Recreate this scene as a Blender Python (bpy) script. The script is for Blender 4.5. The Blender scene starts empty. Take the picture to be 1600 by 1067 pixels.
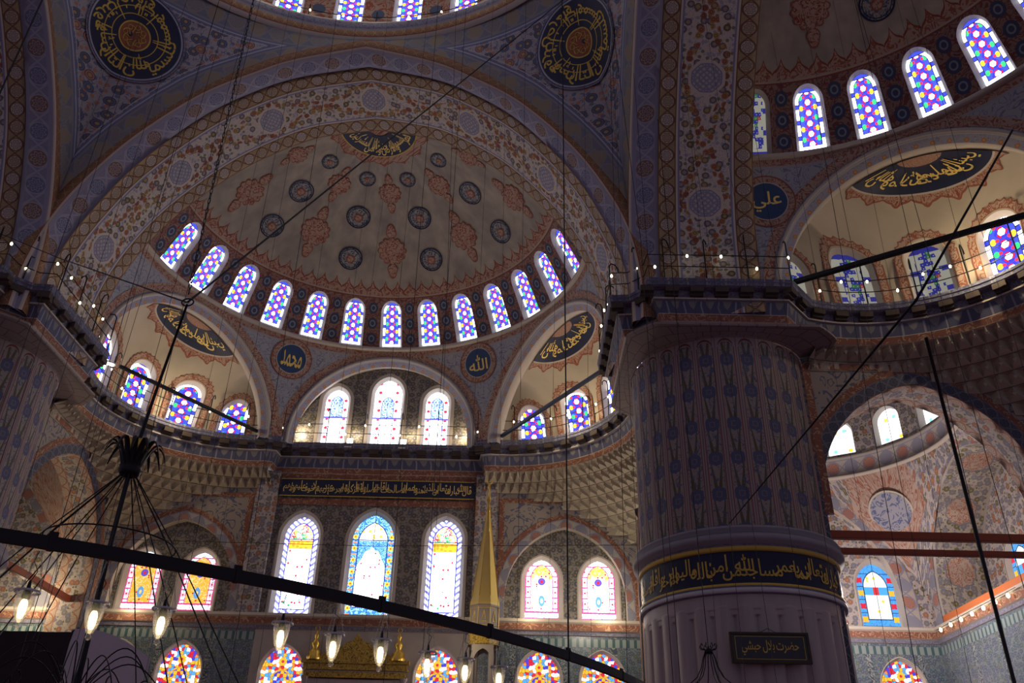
import bpy, bmesh, math, random
from math import sin, cos, pi, sqrt, radians as RAD, atan2, hypot
from mathutils import Vector, Matrix
random.seed(7)
scene = bpy.context.scene
COL = scene.collection

# ------------------------------------------------------------------ camera, world, lights, exposure
cam_d = bpy.data.cameras.new('camera')
cam_d.sensor_width = 36.0
cam_d.lens = 1347.22 / 1600 * 36.0
cam_d.clip_end = 300
cam_o = bpy.data.objects.new('camera', cam_d)
COL.objects.link(cam_o)
_yaw, _pit, _rol = RAD(-0.81), RAD(30.393), RAD(1.521)
_fw = Vector((sin(_yaw) * cos(_pit), cos(_yaw) * cos(_pit), sin(_pit)))
_rt = _fw.cross(Vector((0, 0, 1))).normalized()
_up = _rt.cross(_fw)
_r2 = _rt * cos(_rol) + _up * sin(_rol)
_u2 = _up * cos(_rol) - _rt * sin(_rol)
_m = Matrix((_r2, _u2, -_fw)).transposed().to_4x4()
_m.translation = (6.459, -13.603, 1.6)
cam_o.matrix_world = _m
scene.camera = cam_o

world = bpy.data.worlds.new('world')
scene.world = world
world.use_nodes = True
_bg = world.node_tree.nodes['Background']
_bg.inputs['Color'].default_value = (0.70, 0.62, 0.84, 1)
_bg.inputs['Strength'].default_value = 0.175

scene.view_settings.view_transform = 'Standard'
scene.view_settings.look = 'None'
scene.view_settings.exposure = 0.0
scene.view_settings.gamma = 1.0
scene.view_settings.use_curve_mapping = False
GLASS = 2.3          # brightness of the daylight in the coloured glass
UPL = 2.5            # brightness of the gallery uplights


def point_light(name, loc, watts, col, r=0.15):
    d = bpy.data.lights.new(name, 'POINT')
    d.energy = watts
    d.color = col
    d.shadow_soft_size = r
    o = bpy.data.objects.new(name, d)
    o.location = loc
    COL.objects.link(o)
    return o


WARM = (1.0, 0.80, 0.50)
# floodlights standing on the gallery behind the parapet (they light the vaults from below)
for k, (x, y, z, w) in enumerate([(10.3, 10.6, 18.0, 70), (-10.3, 10.6, 18.0, 70), (14.6, 10.5, 18.0, 50),
                                  (-9.9, 14.6, 18.0, 60), (9.9, 14.9, 18.0, 40),
                                  (3.9, 23.5, 18.2, 20), (-3.9, 23.5, 18.2, 20), (1.3, 23.5, 18.2, 10), (-1.3, 23.5, 18.2, 10),
                                  (18.4, 11.6, 18.1, 60), (20.9, 8.6, 18.1, 60),
                                  (8.4, 20.6, 18.1, 50), (-8.6, 20.6, 18.1, 50)]):
    point_light('gallery_floodlight_glow', (x, y, z), w * UPL, WARM, 0.12)
# lights on the lower cornice, washing the niches and muqarnas, plus an added fill to brighten the minbar spire
for k, (x, y, z, w, c) in enumerate([(7.0, 23.0, 9.9, 10, WARM), (10.2, 23.0, 9.9, 14, WARM), (-9.8, 23.0, 9.9, 14, WARM),
                                     (-13.9, 22.0, 9.9, 110, WARM), (9.4, 20.5, 10.2, 85, (1, .9, .72)),
                                     (20.0, 19.0, 10.2, 430, (1, .86, .80)), (4.3, 18.7, 8.0, 22, WARM), (-8.9, 20.8, 10.2, 16, WARM)]):
    point_light('cornice_and_fill_glow', (x, y, z), w * UPL, c, 0.15)

# bulbs strung round the dome ring
for k in range(-3, 4):
    point_light('dome_ring_glow', (9.3 * sin(RAD(k * 25)), 9.3 * cos(RAD(k * 25)), 31.6), 7 * UPL, (1, .86, .66), 0.2)


# ------------------------------------------------------------------ mesh helper
class MB:
    def __init__(s):
        s.v = []; s.f = []; s.uv = []; s.uv2 = []; s.mi = []; s.sm = []

    def face(s, pts, uvs=None, mi=0, smooth=False, uv2=None):
        n = len(s.v)
        s.v.extend([tuple(p) for p in pts])
        s.f.append(tuple(range(n, n + len(pts))))
        s.uv.append(uvs if uvs else [(p[0] + p[1], p[2]) for p in pts])
        s.uv2.append(uv2)
        s.mi.append(mi); s.sm.append(smooth)

    def grid(s, P, UV=None, mi=0, smooth=True, UV2=None, closed=False):
        """P[i][j] points; UV likewise"""
        n0 = len(s.v)
        a, b = len(P), len(P[0])
        for r in P:
            s.v.extend([tuple(p) for p in r])
        for i in range(a - 1):
            for j in range(b - 1):
                ix = [(i, j), (i + 1, j), (i + 1, j + 1), (i, j + 1)]
                s.f.append(tuple(n0 + x * b + y for x, y in ix))
                s.uv.append([UV[x][y] for x, y in ix] if UV else [(P[x][y][0] + P[x][y][1], P[x][y][2]) for x, y in ix])
                s.uv2.append([UV2[x][y] for x, y in ix] if UV2 else None)
                s.mi.append(mi(i, j) if callable(mi) else mi)
                s.sm.append(smooth)

    def box(s, c, size, rz=0.0, mi=0):
        cx, cy, cz = c
        hx, hy, hz = size[0] / 2, size[1] / 2, size[2] / 2
        co, si = cos(rz), sin(rz)
        V = []
        for z in (-hz, hz):
            for x, y in ((-hx, -hy), (hx, -hy), (hx, hy), (-hx, hy)):
                V.append((cx + x * co - y * si, cy + x * si + y * co, cz + z))
        for f in ((0, 3, 2, 1), (4, 5, 6, 7), (0, 1, 5, 4), (1, 2, 6, 5), (2, 3, 7, 6), (3, 0, 4, 7)):
            s.face([V[i] for i in f], mi=mi)

    def tube(s, pts, r, n=6, mi=0, cap=True):
        pts = [Vector(p) for p in pts]
        rr = r if isinstance(r, (list, tuple)) else [r] * len(pts)
        t0 = (pts[1] - pts[0]).normalized()
        a = Vector((0, 0, 1)) if abs(t0.z) < 0.9 else Vector((1, 0, 0))
        u = t0.cross(a).normalized()
        P = []; UV = []
        L = 0
        for i, p in enumerate(pts):
            if i == 0: t = t0
            elif i == len(pts) - 1: t = (pts[i] - pts[i - 1]).normalized()
            else: t = ((pts[i + 1] - p).normalized() + (p - pts[i - 1]).normalized()).normalized()
            if i: L += (p - pts[i - 1]).length
            u = (u - t * u.dot(t)).normalized()
            w = t.cross(u)
            P.append([p + (u * cos(2 * pi * k / n) + w * sin(2 * pi * k / n)) * rr[i] for k in range(n + 1)])
            UV.append([(L, k / n) for k in range(n + 1)])
        s.grid(P, UV, mi)
        if cap:
            s.face(list(reversed(P[0][:-1])), mi=mi); s.face(P[-1][:-1], mi=mi)

    def lathe(s, prof, c=(0, 0, 0), n=16, a0=0.0, a1=2 * pi, mi=0, smooth=True, uscale=None):
        """prof: list of (r, z)"""
        P = []; UV = []
        L = 0
        for i, (r, z) in enumerate(prof):
            if i: L += hypot(r - prof[i - 1][0], z - prof[i - 1][1])
            P.append([(c[0] + r * cos(a0 + (a1 - a0) * k / n), c[1] + r * sin(a0 + (a1 - a0) * k / n), c[2] + z) for k in range(n + 1)])
            us = uscale if uscale else max(r, .05)
            UV.append([((a0 + (a1 - a0) * k / n) * us, L) for k in range(n + 1)])
        s.grid(P, UV, mi, smooth)

    def ball(s, c, r, n=10, mi=0, sz=1.0):
        s.lathe([(max(1e-4, r * sin(pi * k / 8)), -r * sz * cos(pi * k / 8)) for k in range(9)], c, n, mi=mi)

    def build(s, name, mats, parent=None, xf=None):
        me = bpy.data.meshes.new(name)
        V = [tuple(xf(*p)) for p in s.v] if xf else s.v
        me.from_pydata(V, [], s.f)
        l = me.uv_layers.new(name='UVMap')
        flat = []
        for u in s.uv:
            for q in u: flat.extend((q[0], q[1]))
        l.data.foreach_set('uv', flat)
        if any(s.uv2):
            l2 = me.uv_layers.new(name='UV2')
            flat = []
            for u, f in zip(s.uv2, s.f):
                for k in range(len(f)):
                    flat.extend(u[k] if u else (9, 9))
            l2.data.foreach_set('uv', flat)
        if not isinstance(mats, (list, tuple)): mats = [mats]
        for m in mats: me.materials.append(m)
        me.polygons.foreach_set('material_index', s.mi)
        me.polygons.foreach_set('use_smooth', s.sm)
        bm = bmesh.new(); bm.from_mesh(me)
        bmesh.ops.remove_doubles(bm, verts=bm.verts, dist=1e-5)
        bm.to_mesh(me); bm.free()
        me.update()
        o = bpy.data.objects.new(name, me)
        COL.objects.link(o)
        if parent is not None: o.parent = parent
        return o


def tag(o, label, cat, group=None):
    o['label'] = label; o['category'] = cat
    if group: o['group'] = group
    return o


def empty(name, loc=(0, 0, 0), label=None, cat=None, group=None):
    o = bpy.data.objects.new(name, None)
    o.location = loc
    o.empty_display_size = 0.1
    COL.objects.link(o)
    if label: tag(o, label, cat, group)
    return o


def struct(o, label=None, cat=None):
    o['kind'] = 'structure'
    if label: o['label'] = label
    if cat: o['category'] = cat
    return o


def lerp(a, b, t): return a + (b - a) * t
def lerp2(a, b, t): return tuple(x + (y - x) * t for x, y in zip(a, b))


def resample(pts, n):
    """n points evenly spaced by length"""
    d = [0]
    for p, q in zip(pts, pts[1:]): d.append(d[-1] + sqrt(sum((a - b) ** 2 for a, b in zip(p, q))))
    out = []; j = 0
    for k in range(n):
        t = d[-1] * k / (n - 1)
        while j < len(d) - 2 and d[j + 1] < t: j += 1
        w = 0 if d[j + 1] == d[j] else (t - d[j]) / (d[j + 1] - d[j])
        out.append(lerp2(pts[j], pts[j + 1], w))
    return out


def smooth_curve(pts, n, it=2):
    """Catmull-Rom through pts then evenly resampled"""
    P = [pts[0]] + list(pts) + [pts[-1]]
    out = []
    for i in range(1, len(P) - 2):
        for k in range(12):
            t = k / 12
            q = []
            for a, b, c, d in zip(P[i - 1], P[i], P[i + 1], P[i + 2]):
                q.append(.5 * (2 * b + (c - a) * t + (2 * a - 5 * b + 4 * c - d) * t * t + (3 * b - a - 3 * c + d) * t ** 3))
            out.append(tuple(q))
    out.append(pts[-1])
    return resample(out, n)


def parch(w, h, kind=1.25):
    """pointed (kind>1) or round (1) arch: returns top(x) for |x|<=w with total height h"""
    R = w * kind
    rise = sqrt(max(R * R - (R - w) ** 2, 0))
    zs = h - rise
    return lambda x: zs + sqrt(max(R * R - (abs(x) + R - w) ** 2, 0)), zs


def arch_outline(w, h, kind=1.25, n=10):
    """closed-below outline from (-w,0) up over to (w,0)"""
    top, zs = parch(w, h, kind)
    pts = [(-w, 0.0)]
    for k in range(2 * n + 1):
        # cosine spacing gives good density at the springing
        x = -w * cos(pi * k / (2 * n))
        pts.append((x, top(x)))
    pts.append((w, 0.0))
    return pts

# ------------------------------------------------------------------ procedural materials: a small node language
class E:
    def __init__(s, g, sock): s.g = g; s.k = sock
    def _o(s, op, b=None, c=None, rev=False):
        return s.g.math(op, b, s) if rev else s.g.math(op, s, b, c)
    def __add__(s, b): return s._o('ADD', b)
    __radd__ = __add__
    def __sub__(s, b): return s._o('SUBTRACT', b)
    def __rsub__(s, b): return s._o('SUBTRACT', b, rev=True)
    def __mul__(s, b): return s._o('MULTIPLY', b)
    __rmul__ = __mul__
    def __truediv__(s, b): return s._o('DIVIDE', b)
    def __rtruediv__(s, b): return s._o('DIVIDE', b, rev=True)
    def __lt__(s, b): return s._o('LESS_THAN', b)
    def __gt__(s, b): return s._o('GREATER_THAN', b)
    def abs(s): return s._o('ABSOLUTE')
    def frac(s): return s._o('FRACT')
    def floor(s): return s._o('FLOOR')
    def sin(s): return s._o('SINE')
    def cos(s): return s._o('COSINE')
    def sqrt(s): return s._o('SQRT')
    def min(s, b): return s._o('MINIMUM', b)
    def max(s, b): return s._o('MAXIMUM', b)
    def pow(s, b): return s._o('POWER', b)


class G:
    def __init__(s, nt):
        s.nt = nt
    def node(s, t): return s.nt.nodes.new(t)
    def link(s, a, b):
        if isinstance(a, E): a = a.k
        if isinstance(a, (int, float)): b.default_value = a
        elif isinstance(a, tuple): b.default_value = a if len(a) == 4 else a + (1,)
        else: s.nt.links.new(a, b)
    def math(s, op, a, b=None, c=None):
        n = s.node('ShaderNodeMath'); n.operation = op
        for i, x in enumerate((a, b, c)):
            if x is not None: s.link(x, n.inputs[i])
        return E(s, n.outputs[0])
    def uv(s, name='UVMap'):
        n = s.node('ShaderNodeUVMap'); n.uv_map = name
        q = s.node('ShaderNodeSeparateXYZ'); s.nt.links.new(n.outputs[0], q.inputs[0])
        return E(s, q.outputs[0]), E(s, q.outputs[1])
    def vec(s, u, v, w=0.0):
        n = s.node('ShaderNodeCombineXYZ')
        for i, x in enumerate((u, v, w)): s.link(x, n.inputs[i])
        return n.outputs[0]
    def noise(s, vec, scale, detail=2.0, dist=0.0):
        n = s.node('ShaderNodeTexNoise'); n.noise_dimensions = '3D'
        s.nt.links.new(vec, n.inputs['Vector'])
        n.inputs['Scale'].default_value = scale; n.inputs['Detail'].default_value = detail; n.inputs['Distortion'].default_value = dist
        return E(s, n.outputs['Fac'])
    def voro(s, vec, scale, feature='F1', rnd=1.0):
        n = s.node('ShaderNodeTexVoronoi'); n.voronoi_dimensions = '2D'; n.feature = feature
        s.nt.links.new(vec, n.inputs['Vector'])
        n.inputs['Scale'].default_value = scale; n.inputs['Randomness'].default_value = rnd
        if feature == 'DISTANCE_TO_EDGE': return E(s, n.outputs['Distance'])
        q = s.node('ShaderNodeSeparateColor'); s.nt.links.new(n.outputs['Color'], q.inputs[0])
        return E(s, n.outputs['Distance']), E(s, q.outputs[0]), E(s, q.outputs[1])
    def mix(s, fac, a, b):
        n = s.node('ShaderNodeMix'); n.data_type = 'RGBA'
        s.link(fac, n.inputs[0]); s.link(a, n.inputs[6]); s.link(b, n.inputs[7])
        return n.outputs[2]
    def band(s, x, a, b): return (x > a) * (x < b)
    def atan2(s, y, x): return s.math('ARCTAN2', y, x)


MATS = {}


def mat(name, fn, rough=0.75, metal=0.0, emit=0.0, bump=None, spec=0.3):
    m = bpy.data.materials.new(name); m.use_nodes = True
    nt = m.node_tree
    g = G(nt)
    bs = nt.nodes['Principled BSDF']
    bs.inputs['Roughness'].default_value = rough
    bs.inputs['Metallic'].default_value = metal
    bs.inputs['Specular IOR Level'].default_value = spec
    c = fn(g) if callable(fn) else fn
    if emit:
        g.link((0, 0, 0), bs.inputs['Base Color'])
        g.link(c, bs.inputs['Emission Color'])
        bs.inputs['Emission Strength'].default_value = emit
        try: m.cycles.emission_sampling = 'FRONT_BACK'
        except Exception: pass
    else:
        g.link(c, bs.inputs['Base Color'])
        if bump:
            h, st = bump(g)
            b = g.node('ShaderNodeBump'); b.inputs['Strength'].default_value = st
            b.inputs['Distance'].default_value = 0.03
            g.link(h, b.inputs['Height']); nt.links.new(b.outputs[0], bs.inputs['Normal'])
    MATS[name] = m
    return m


# paints (linear albedo)
CREAM = (.50, .41, .30); PALE = (.58, .50, .42); PLAST = (.47, .41, .32); BRICK = (.29, .10, .062); RUST = (.40, .155, .075)
OCHRE = (.42, .275, .10); OLIVE = (.15, .14, .06); BLUE = (.16, .18, .36); LILAC = (.28, .265, .37); NAVY = (.016, .022, .06)
SLATE = (.13, .135, .19); GOLD = (.72, .47, .09); DKBR = (.10, .055, .035); STONE = (.42, .36, .32); GREY = (.34, .31, .31)
TEAL = (.07, .15, .20)


def scroll(g, u, v, sc, w=0.13, n=5.0, seed=0.0):
    """curling arabesque line work"""
    f = g.noise(g.vec(u, v, seed), sc, 1.0, 1.6)
    return ((f * n).frac() - .5).abs() < w


def flowers(g, u, v, s, ground, cols=(RUST, OCHRE, BLUE, OLIVE), dens=0.36, line=DKBR, leaf=BLUE):
    """scattered painted blossoms with ring outlines, on curling stems and leaves"""
    vec = g.vec(u, v)
    c = g.mix(scroll(g, u, v, 1.3 / s, .085, 5.0, 3.0), ground, leaf)
    d2, r2, q2 = g.voro(g.vec(u + 7.3, v + 2.1), 2.4 / s)
    lf = g.mix(r2 > .5, leaf, cols[3])
    c = g.mix((d2 < .30) * (q2 > .35), c, lf)
    d, r, q = g.voro(vec, 1.05 / s, rnd=.75)
    fl = g.mix(r > .3, cols[0], cols[1]); fl = g.mix(r > .55, fl, cols[2]); fl = g.mix(r > .85, fl, cols[3])
    a = d * 1.0
    c = g.mix(a < dens, c, line)
    c = g.mix(a < dens - .05, c, fl)
    c = g.mix(g.band(a, .15, .19), c, line)
    c = g.mix(a < .10, c, OCHRE)
    return c


def guill(g, u, v, w, per, ground, disc, line, disc2=None):
    """running band of ringed discs between weaving stems"""
    k = (u / per).floor()
    par = ((k * .5).frac() > .25)
    cu = ((u / per).frac() - .5) * per
    cv = v - w * .5
    d = (cu * cu + cv * cv).sqrt()
    ang = g.atan2(cv, cu)
    R = w * .34
    wave = (cv - (u * (2 * pi / (2 * per))).sin() * w * .42).abs()
    wave2 = (cv + (u * (2 * pi / (2 * per))).sin() * w * .42).abs()
    c = g.mix(scroll(g, u, v, 5 / w, .12), ground, g.mix(.45, ground, line))
    c = g.mix(wave < w * .055, c, line)
    c = g.mix(wave2 < w * .055, c, line)
    c = g.mix(d < R * 1.14, c, line)
    dd = disc if disc2 is None else g.mix(par, disc, disc2)
    c = g.mix(d < R, c, dd)
    pet = d / R + (ang * 8).cos() * .13
    c = g.mix(g.band(pet, .62, .74), c, line)
    c = g.mix(g.band(pet, .25, .36), c, line)
    e = (v < w * .06).max(v > w * .94)
    return g.mix(e, c, line)


def m_simple(name, col, rough=.75, var=.12, sc=1.5, **kw):
    def f(g):
        u, v = g.uv()
        n = g.noise(g.vec(u, v), sc, 4)
        return g.mix(n, tuple(x * (1 - var) for x in col), tuple(min(1, x * (1 + var)) for x in col))
    return mat(name, f, rough, **kw)


m_simple('plaster_beige', PLAST, var=.28, sc=.7)
m_simple('plaster_grey', (.40, .36, .34), var=.15)
m_simple('trim_pale', (.52, .46, .40), var=.12)
m_simple('brick_red_paint', BRICK)
m_simple('navy_paint', NAVY, .5)
m_simple('black_iron', (.012, .012, .014), .45, metal=.3, spec=.4)
m_simple('wire_black', (.02, .017, .02), .6)
m_simple('blue_iron', (.02, .03, .075), .4, spec=.5)
m_simple('red_beam_paint', (.30, .07, .035), .5)
m_simple('orange_beam_paint', (.55, .16, .05), .5)
m_simple('gold_leaf', (.80, .52, .10), .32, metal=.85)
m_simple('gold_paint', (.62, .43, .08), .55)
m_simple('gilt_paint_pale', (.86, .64, .19), .45)
m_simple('silver_paint', (.55, .55, .60), .5)
m_simple('white_paint', (.7, .68, .66), .5)
m_simple('dark_bracket', (.075, .055, .045))
m_simple('pale_cloth', (.66, .60, .64), .8)
m_simple('dark_cloth', (.035, .026, .028), .9)
m_simple('steel', (.5, .5, .52), .35, metal=.9)


def bp_arab(name, ground, ink, sc=3.0, w=.15, n=5, rough=.75, edge=None, ink2=None):
    def f(g):
        u, v = g.uv()
        c = g.mix(scroll(g, u, v, sc, w, n), ground, ink)
        if ink2:
            d, r, q = g.voro(g.vec(u, v), sc * .9)
            c = g.mix((d < .2), c, ink2)
        return c
    return mat(name, f, rough)


bp_arab('arabesque_red', (.43, .31, .24), BRICK, 2.6, .2)
bp_arab('arabesque_redband', (.24, .10, .07), (.42, .27, .18), 2.4, .10, 4)
bp_arab('arabesque_medallion', (.43, .29, .21), (.27, .065, .04), 4.6, .17, 4)
bp_arab('arabesque_blue', (.32, .32, .38), (.12, .14, .27), 2.0, .15, 4)
bp_arab('arabesque_bluefill', (.34, .32, .28), (.075, .095, .16), 4.4, .19, 4)
bp_arab('corner_red', (.45, .34, .29), (.32, .13, .09), 2.4, .18)
bp_arab('arabesque_stone', (.40, .345, .29), (.15, .15, .20), 1.7, .12, 4)
mat('floral_dark', lambda g: flowers(g, *g.uv(), .30, (.27, .24, .205), ((.11, .11, .13), (.14, .13, .12), (.12, .125, .17), (.13, .13, .09)), .40, (.085, .08, .09), (.13, .13, .16)))
bp_arab('leafscroll_blue', (.34, .29, .255), (.12, .135, .21), 1.5, .12, 4)
bp_arab('carved_gold', (.50, .34, .06), (.16, .09, .02), 6, .17, 4, .4)


# --- soffit garlands with knotwork octagons
def f_soffit(g):
    u, v = g.uv()                       # u from crown, v across 0..1.85
    per = 4.4
    c = flowers(g, u, v, .46, PALE, ((.27, .27, .39), (.40, .31, .19), (.24, .26, .37), (.20, .20, .13)), dens=.27, leaf=(.33, .33, .42))
    cu = ((u / per + .5).frac() - .5) * per
    cv = v - .92
    d = (cu * cu + cv * cv).sqrt()
    ang = g.atan2(cv, cu)
    # wreath of red blossoms round the octagon, opening to an undulating garland
    wob = (u * (2 * pi / per)).cos() * .46
    gar = ((cv.abs() - .40 - wob * .62).abs() < .15)
    dv, rv, qv = g.voro(g.vec(u, v), 3.6, rnd=.7)
    red = g.mix(rv > .5, RUST, g.mix(rv > .8, OCHRE, BRICK))
    red = g.mix(g.band(dv, .14, .2), red, DKBR)
    c = g.mix(gar * (dv < .40), c, red)
    oc = d * (1 + (ang * 4).cos().abs() * .05)
    k1 = ((((cu + cv) * 5.2).frac() - .5).abs() < .16).max((((cu - cv) * 5.2).frac() - .5).abs() < .16)
    k2 = (((d * 6.5).frac() - .5).abs() < .17)
    lat = g.mix(k1.max(k2), (.48, .43, .40), (.26, .26, .36))
    c = g.mix(oc < .62, c, PALE)
    c = g.mix(oc < .52, c, (.22, .23, .36))
    c = g.mix(oc < .48, c, lat)
    e = (v - .92).abs()
    c = g.mix(e > .80, c, (.22, .23, .38))
    return g.mix(e > .86, c, PALE)


mat('soffit_garland', f_soffit)


def f_rope(g):
    u, v = g.uv()
    return guill(g, u, v, .60, .62, (.36, .26, .15), (.40, .33, .24), (.17, .085, .05), (.46, .40, .36))


mat('rope_ochre', f_rope)


def f_lilac(g):
    u, v = g.uv()
    w = .85
    c = guill(g, u, v, w, .95, (.23, .22, .31), (.16, .17, .27), (.33, .32, .40), (.22, .13, .09))
    e = (v < .12).max(v > .72)
    return g.mix(e, c, LILAC)


mat('lilac_band', f_lilac)


def f_redrope(g):
    u, v = g.uv()
    c = guill(g, u, v, .42, .4, (.22, .12, .07), (.20, .10, .06), (.34, .22, .12))
    return g.mix((v < .05).max(v > .38), c, (.30, .08, .04))


mat('red_rope', f_redrope)


def f_pend(g):
    u, v = g.uv()
    a, b = g.uv('UV2')
    field = flowers(g, a, b, .55, (.36, .335, .36), (SLATE, SLATE, (.13, .15, .26), (.42, .2, .14)), .34, (.07, .075, .12), (.15, .16, .25))
    d = v.min(b)
    uu = g.mix(v < b, g.vec(a, 0), g.vec(u, 0))
    q = g.node('ShaderNodeSeparateXYZ'); g.nt.links.new(uu, q.inputs[0])
    ub = E(g, q.outputs[0])
    bandc = guill(g, ub, d - .1, .8, .8, (.17, .18, .25), (.215, .205, .21), (.25, .235, .23), (.28, .225, .15))
    k = (ub / 2.4).frac()
    c = g.mix(d < 1.0, field, bandc)
    c = g.mix(g.band(d, .92, 1.0), c, (.15, .17, .30))
    c = g.mix(g.band(d, 1.0, 1.05), c, (.42, .40, .42))
    c = g.mix(g.band(d, 1.05, 1.13), c, (.15, .17, .30))
    c = g.mix(g.band(d, 1.16, 1.20), c, (.40, .38, .42))
    return g.mix(d < .10, c, (.17, .18, .30))


mat('pendentive_paint', f_pend)


# --- the half dome: u = azimuth (deg), v = elevation (deg)
def f_dome(g):
    u, v = g.uv()
    mu, mv = u * .16, v * .17
    n = g.noise(g.vec(mu, mv), .55, 6)
    n2 = g.noise(g.vec(mu, mv, 4.0), 1.6, 5)
    pl = g.mix((n * .55 + n2 * .45 - .34) * 3.0, (.255, .225, .195), (.46, .395, .315))
    per = 4.6
    k = ((u / per).frac() - .5).abs() * 2          # 0 at the tip of a palmette .. 1 between
    lob = (1 - k) * (1 - k)
    top = 38.7 + lob * lob * 2.0 + (1 - k * k).max(0.0).sqrt() * 1.1
    fr = scroll(g, mu, mv, 2.6, .2, 4, 2.0)
    frc = g.mix(fr, (.42, .28, .21), BRICK)
    c = g.mix(v < top, pl, frc)
    c = g.mix((v - top).abs() < .25, c, (.24, .06, .035))
    wz = g.mix(scroll(g, mu, mv, 2.5, .21, 5, 9.0), (.28, .175, .14), (.19, .06, .05))
    # blue cartouches half way between the windows
    cu = ((u / 12.443).frac() - .5) * 2.0
    cr = (((v - 23) / 4.4).frac() - .5) * .72
    dd = ((cu * cu * 1.15 + cr * cr).sqrt())
    wz = g.mix(dd < .27, wz, (.055, .07, .13))
    wz = g.mix(g.band(dd, .10, .16), wz, (.22, .25, .30))
    c = g.mix(v < 37.3, c, wz)
    c = g.mix(g.band(v, 37.2, 37.6), c, (.40, .33, .26))
    c = g.mix(g.band(v, 36.9, 37.2), c, (.24, .06, .035))
    c = g.mix(v < 22.9, c, (.36, .33, .33))
    c = g.mix(v < 21.6, c, g.mix(scroll(g, mu, mv, 3.2, .18, 4, 2.0), (.40, .27, .21), BRICK))
    c = g.mix(v < 20.2, c, (.36, .34, .36))
    c = g.mix(v < 19.6, c, g.mix(scroll(g, mu, mv, 2.2, .11, 5, 1.0), (.37, .375, .40), (.20, .21, .30)))
    return c


mat('half_dome_paint', f_dome)


def f_drum(g):
    u, v = g.uv()
    c = g.mix(scroll(g, u, v, 1.8, .2, 5), (.40, .29, .22), (.34, .10, .06))
    cu = ((u / 2.5133 + .5).frac() - .5) * 2.5133
    cr = ((v / 1.5).frac() - .5) * 1.5
    dd = (cu * cu * 1.2 + cr * cr).sqrt()
    c = g.mix(dd < .3, c, (.09, .11, .18))
    c = g.mix(cu.abs() > .62, c, (.30, .30, .36))
    return g.mix(cu.abs() > .70, c, (.42, .37, .32))


mat('drum_paint', f_drum)


def f_exarch(g):            # pale lilac arch ring with little red stars
    u, v = g.uv()
    c = (.27, .265, .35)
    cu = ((u / .55).frac() - .5) * .55
    cv = v - .25
    d = (cu * cu + cv * cv).sqrt()
    c = g.mix(scroll(g, u, v, 4, .1, 4), c, (.19, .19, .29))
    c = g.mix(d < .085, c, RUST)
    c = g.mix(d < .04, c, OCHRE)
    return g.mix((v - .25).abs() > .2, c, (.38, .36, .40))


mat('exedra_ring', f_exarch)


# --- gallery cornice bands
def f_leaf(g):
    u, v = g.uv()
    cu = ((u / .62).frac() - .5).abs() * .62
    lo = .50 - (cu / .31).pow(1.6) * .40 + (cu * 42).cos() * .03
    c = g.mix(v < lo, (.22, .205, .215), (.095, .10, .17))
    c = g.mix((cu < .03) * (v < .42), c, (.26, .26, .32))
    return g.mix(v > .52, c, (.20, .19, .23))


mat('leaf_band', f_leaf)


def f_slab(g):
    u, v = g.uv()
    c = g.mix(scroll(g, u, v, 3.5, .15, 4), (.10, .105, .17), (.19, .19, .27))
    return g.mix(((u / .62).frac() - .5).abs() > .46, c, (.27, .25, .27))


mat('cornice_slab', f_slab)
bp_arab('soffit_dark', (.22, .215, .29), (.13, .125, .18), 4, .2)
m_simple('cornice_mould', (.27, .255, .30))


def f_course(g):            # painted ashlar courses
    u, v = g.uv()
    br = g.node('ShaderNodeTexBrick')
    g.nt.links.new(g.vec(u, v), br.inputs['Vector'])
    br.inputs['Color1'].default_value = (.29, .24, .22, 1); br.inputs['Color2'].default_value = (.25, .21, .20, 1)
    br.inputs['Mortar'].default_value = (.11, .08, .085, 1)
    br.inputs['Scale'].default_value = 1.0; br.inputs['Mortar Size'].default_value = .016
    br.inputs['Brick Width'].default_value = .55; br.inputs['Row Height'].default_value = .42
    return g.mix(g.noise(g.vec(u, v), 1.3, 4) * .5, br.outputs['Color'], (.23, .19, .19))


mat('stone_courses', f_course)


def f_muq(g):
    u, v = g.uv()
    return g.mix(g.noise(g.vec(u, v), 2, 4), (.40, .34, .26), (.52, .46, .36))


mat('muqarnas_stone', f_muq, .7)
m_simple('muqarnas_line', (.10, .08, .075))


# --- painted shaft of the pier:  u in flutes (1 per flute), v height (m)
def f_shaft(g):
    u, v = g.uv()
    cu = (u.frac() - .5)                      # -.5...5, flute .66 m wide
    H = 6.3
    head = (H - .30) + (1 - (cu * cu * 7.5).min(1.0)).sqrt() * .26
    inn = (cu.abs() < .355) * (v < head)
    # palmette column in the panel
    vv = (v / 1.12).frac()
    leafx = (cu.abs() - .05 - vv * .22).abs()
    lv = g.mix((leafx < .085 * (1.15 - vv)) * g.band(vv, .10, .95), (.29, .25, .235), (.115, .095, .055))
    d = (cu * cu * .44 + (vv - .5) * (vv - .5) * 1.25).sqrt()
    lv = g.mix(scroll(g, u * .66, v, 2.6, .085, 4), lv, (.12, .125, .20))
    cu2 = ((vv + .5).frac() - .5)
    d2 = (cu * cu * .44 + cu2 * cu2 * 1.25).sqrt() + (g.atan2(cu2, cu) * 6).cos() * .015
    lv = g.mix(d2 < .225, lv, (.095, .10, .19))
    lv = g.mix(g.band(d2, .07, .10), lv, (.19, .165, .16))
    c = g.mix(inn, (.33, .26, .255), lv)
    ed = (cu.abs() - .385).abs() < .022
    c = g.mix(ed * (v < H - .25), c, (.22, .065, .06))
    c = g.mix(((v - head - .07).abs() < .035) * (cu.abs() < .36), c, (.17, .05, .05))
    c = g.mix(cu.abs() > .475, c, (.19, .16, .18))
    return g.mix(v > H + .1, c, (.19, .05, .045))


mat('pier_shaft_paint', f_shaft)


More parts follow.
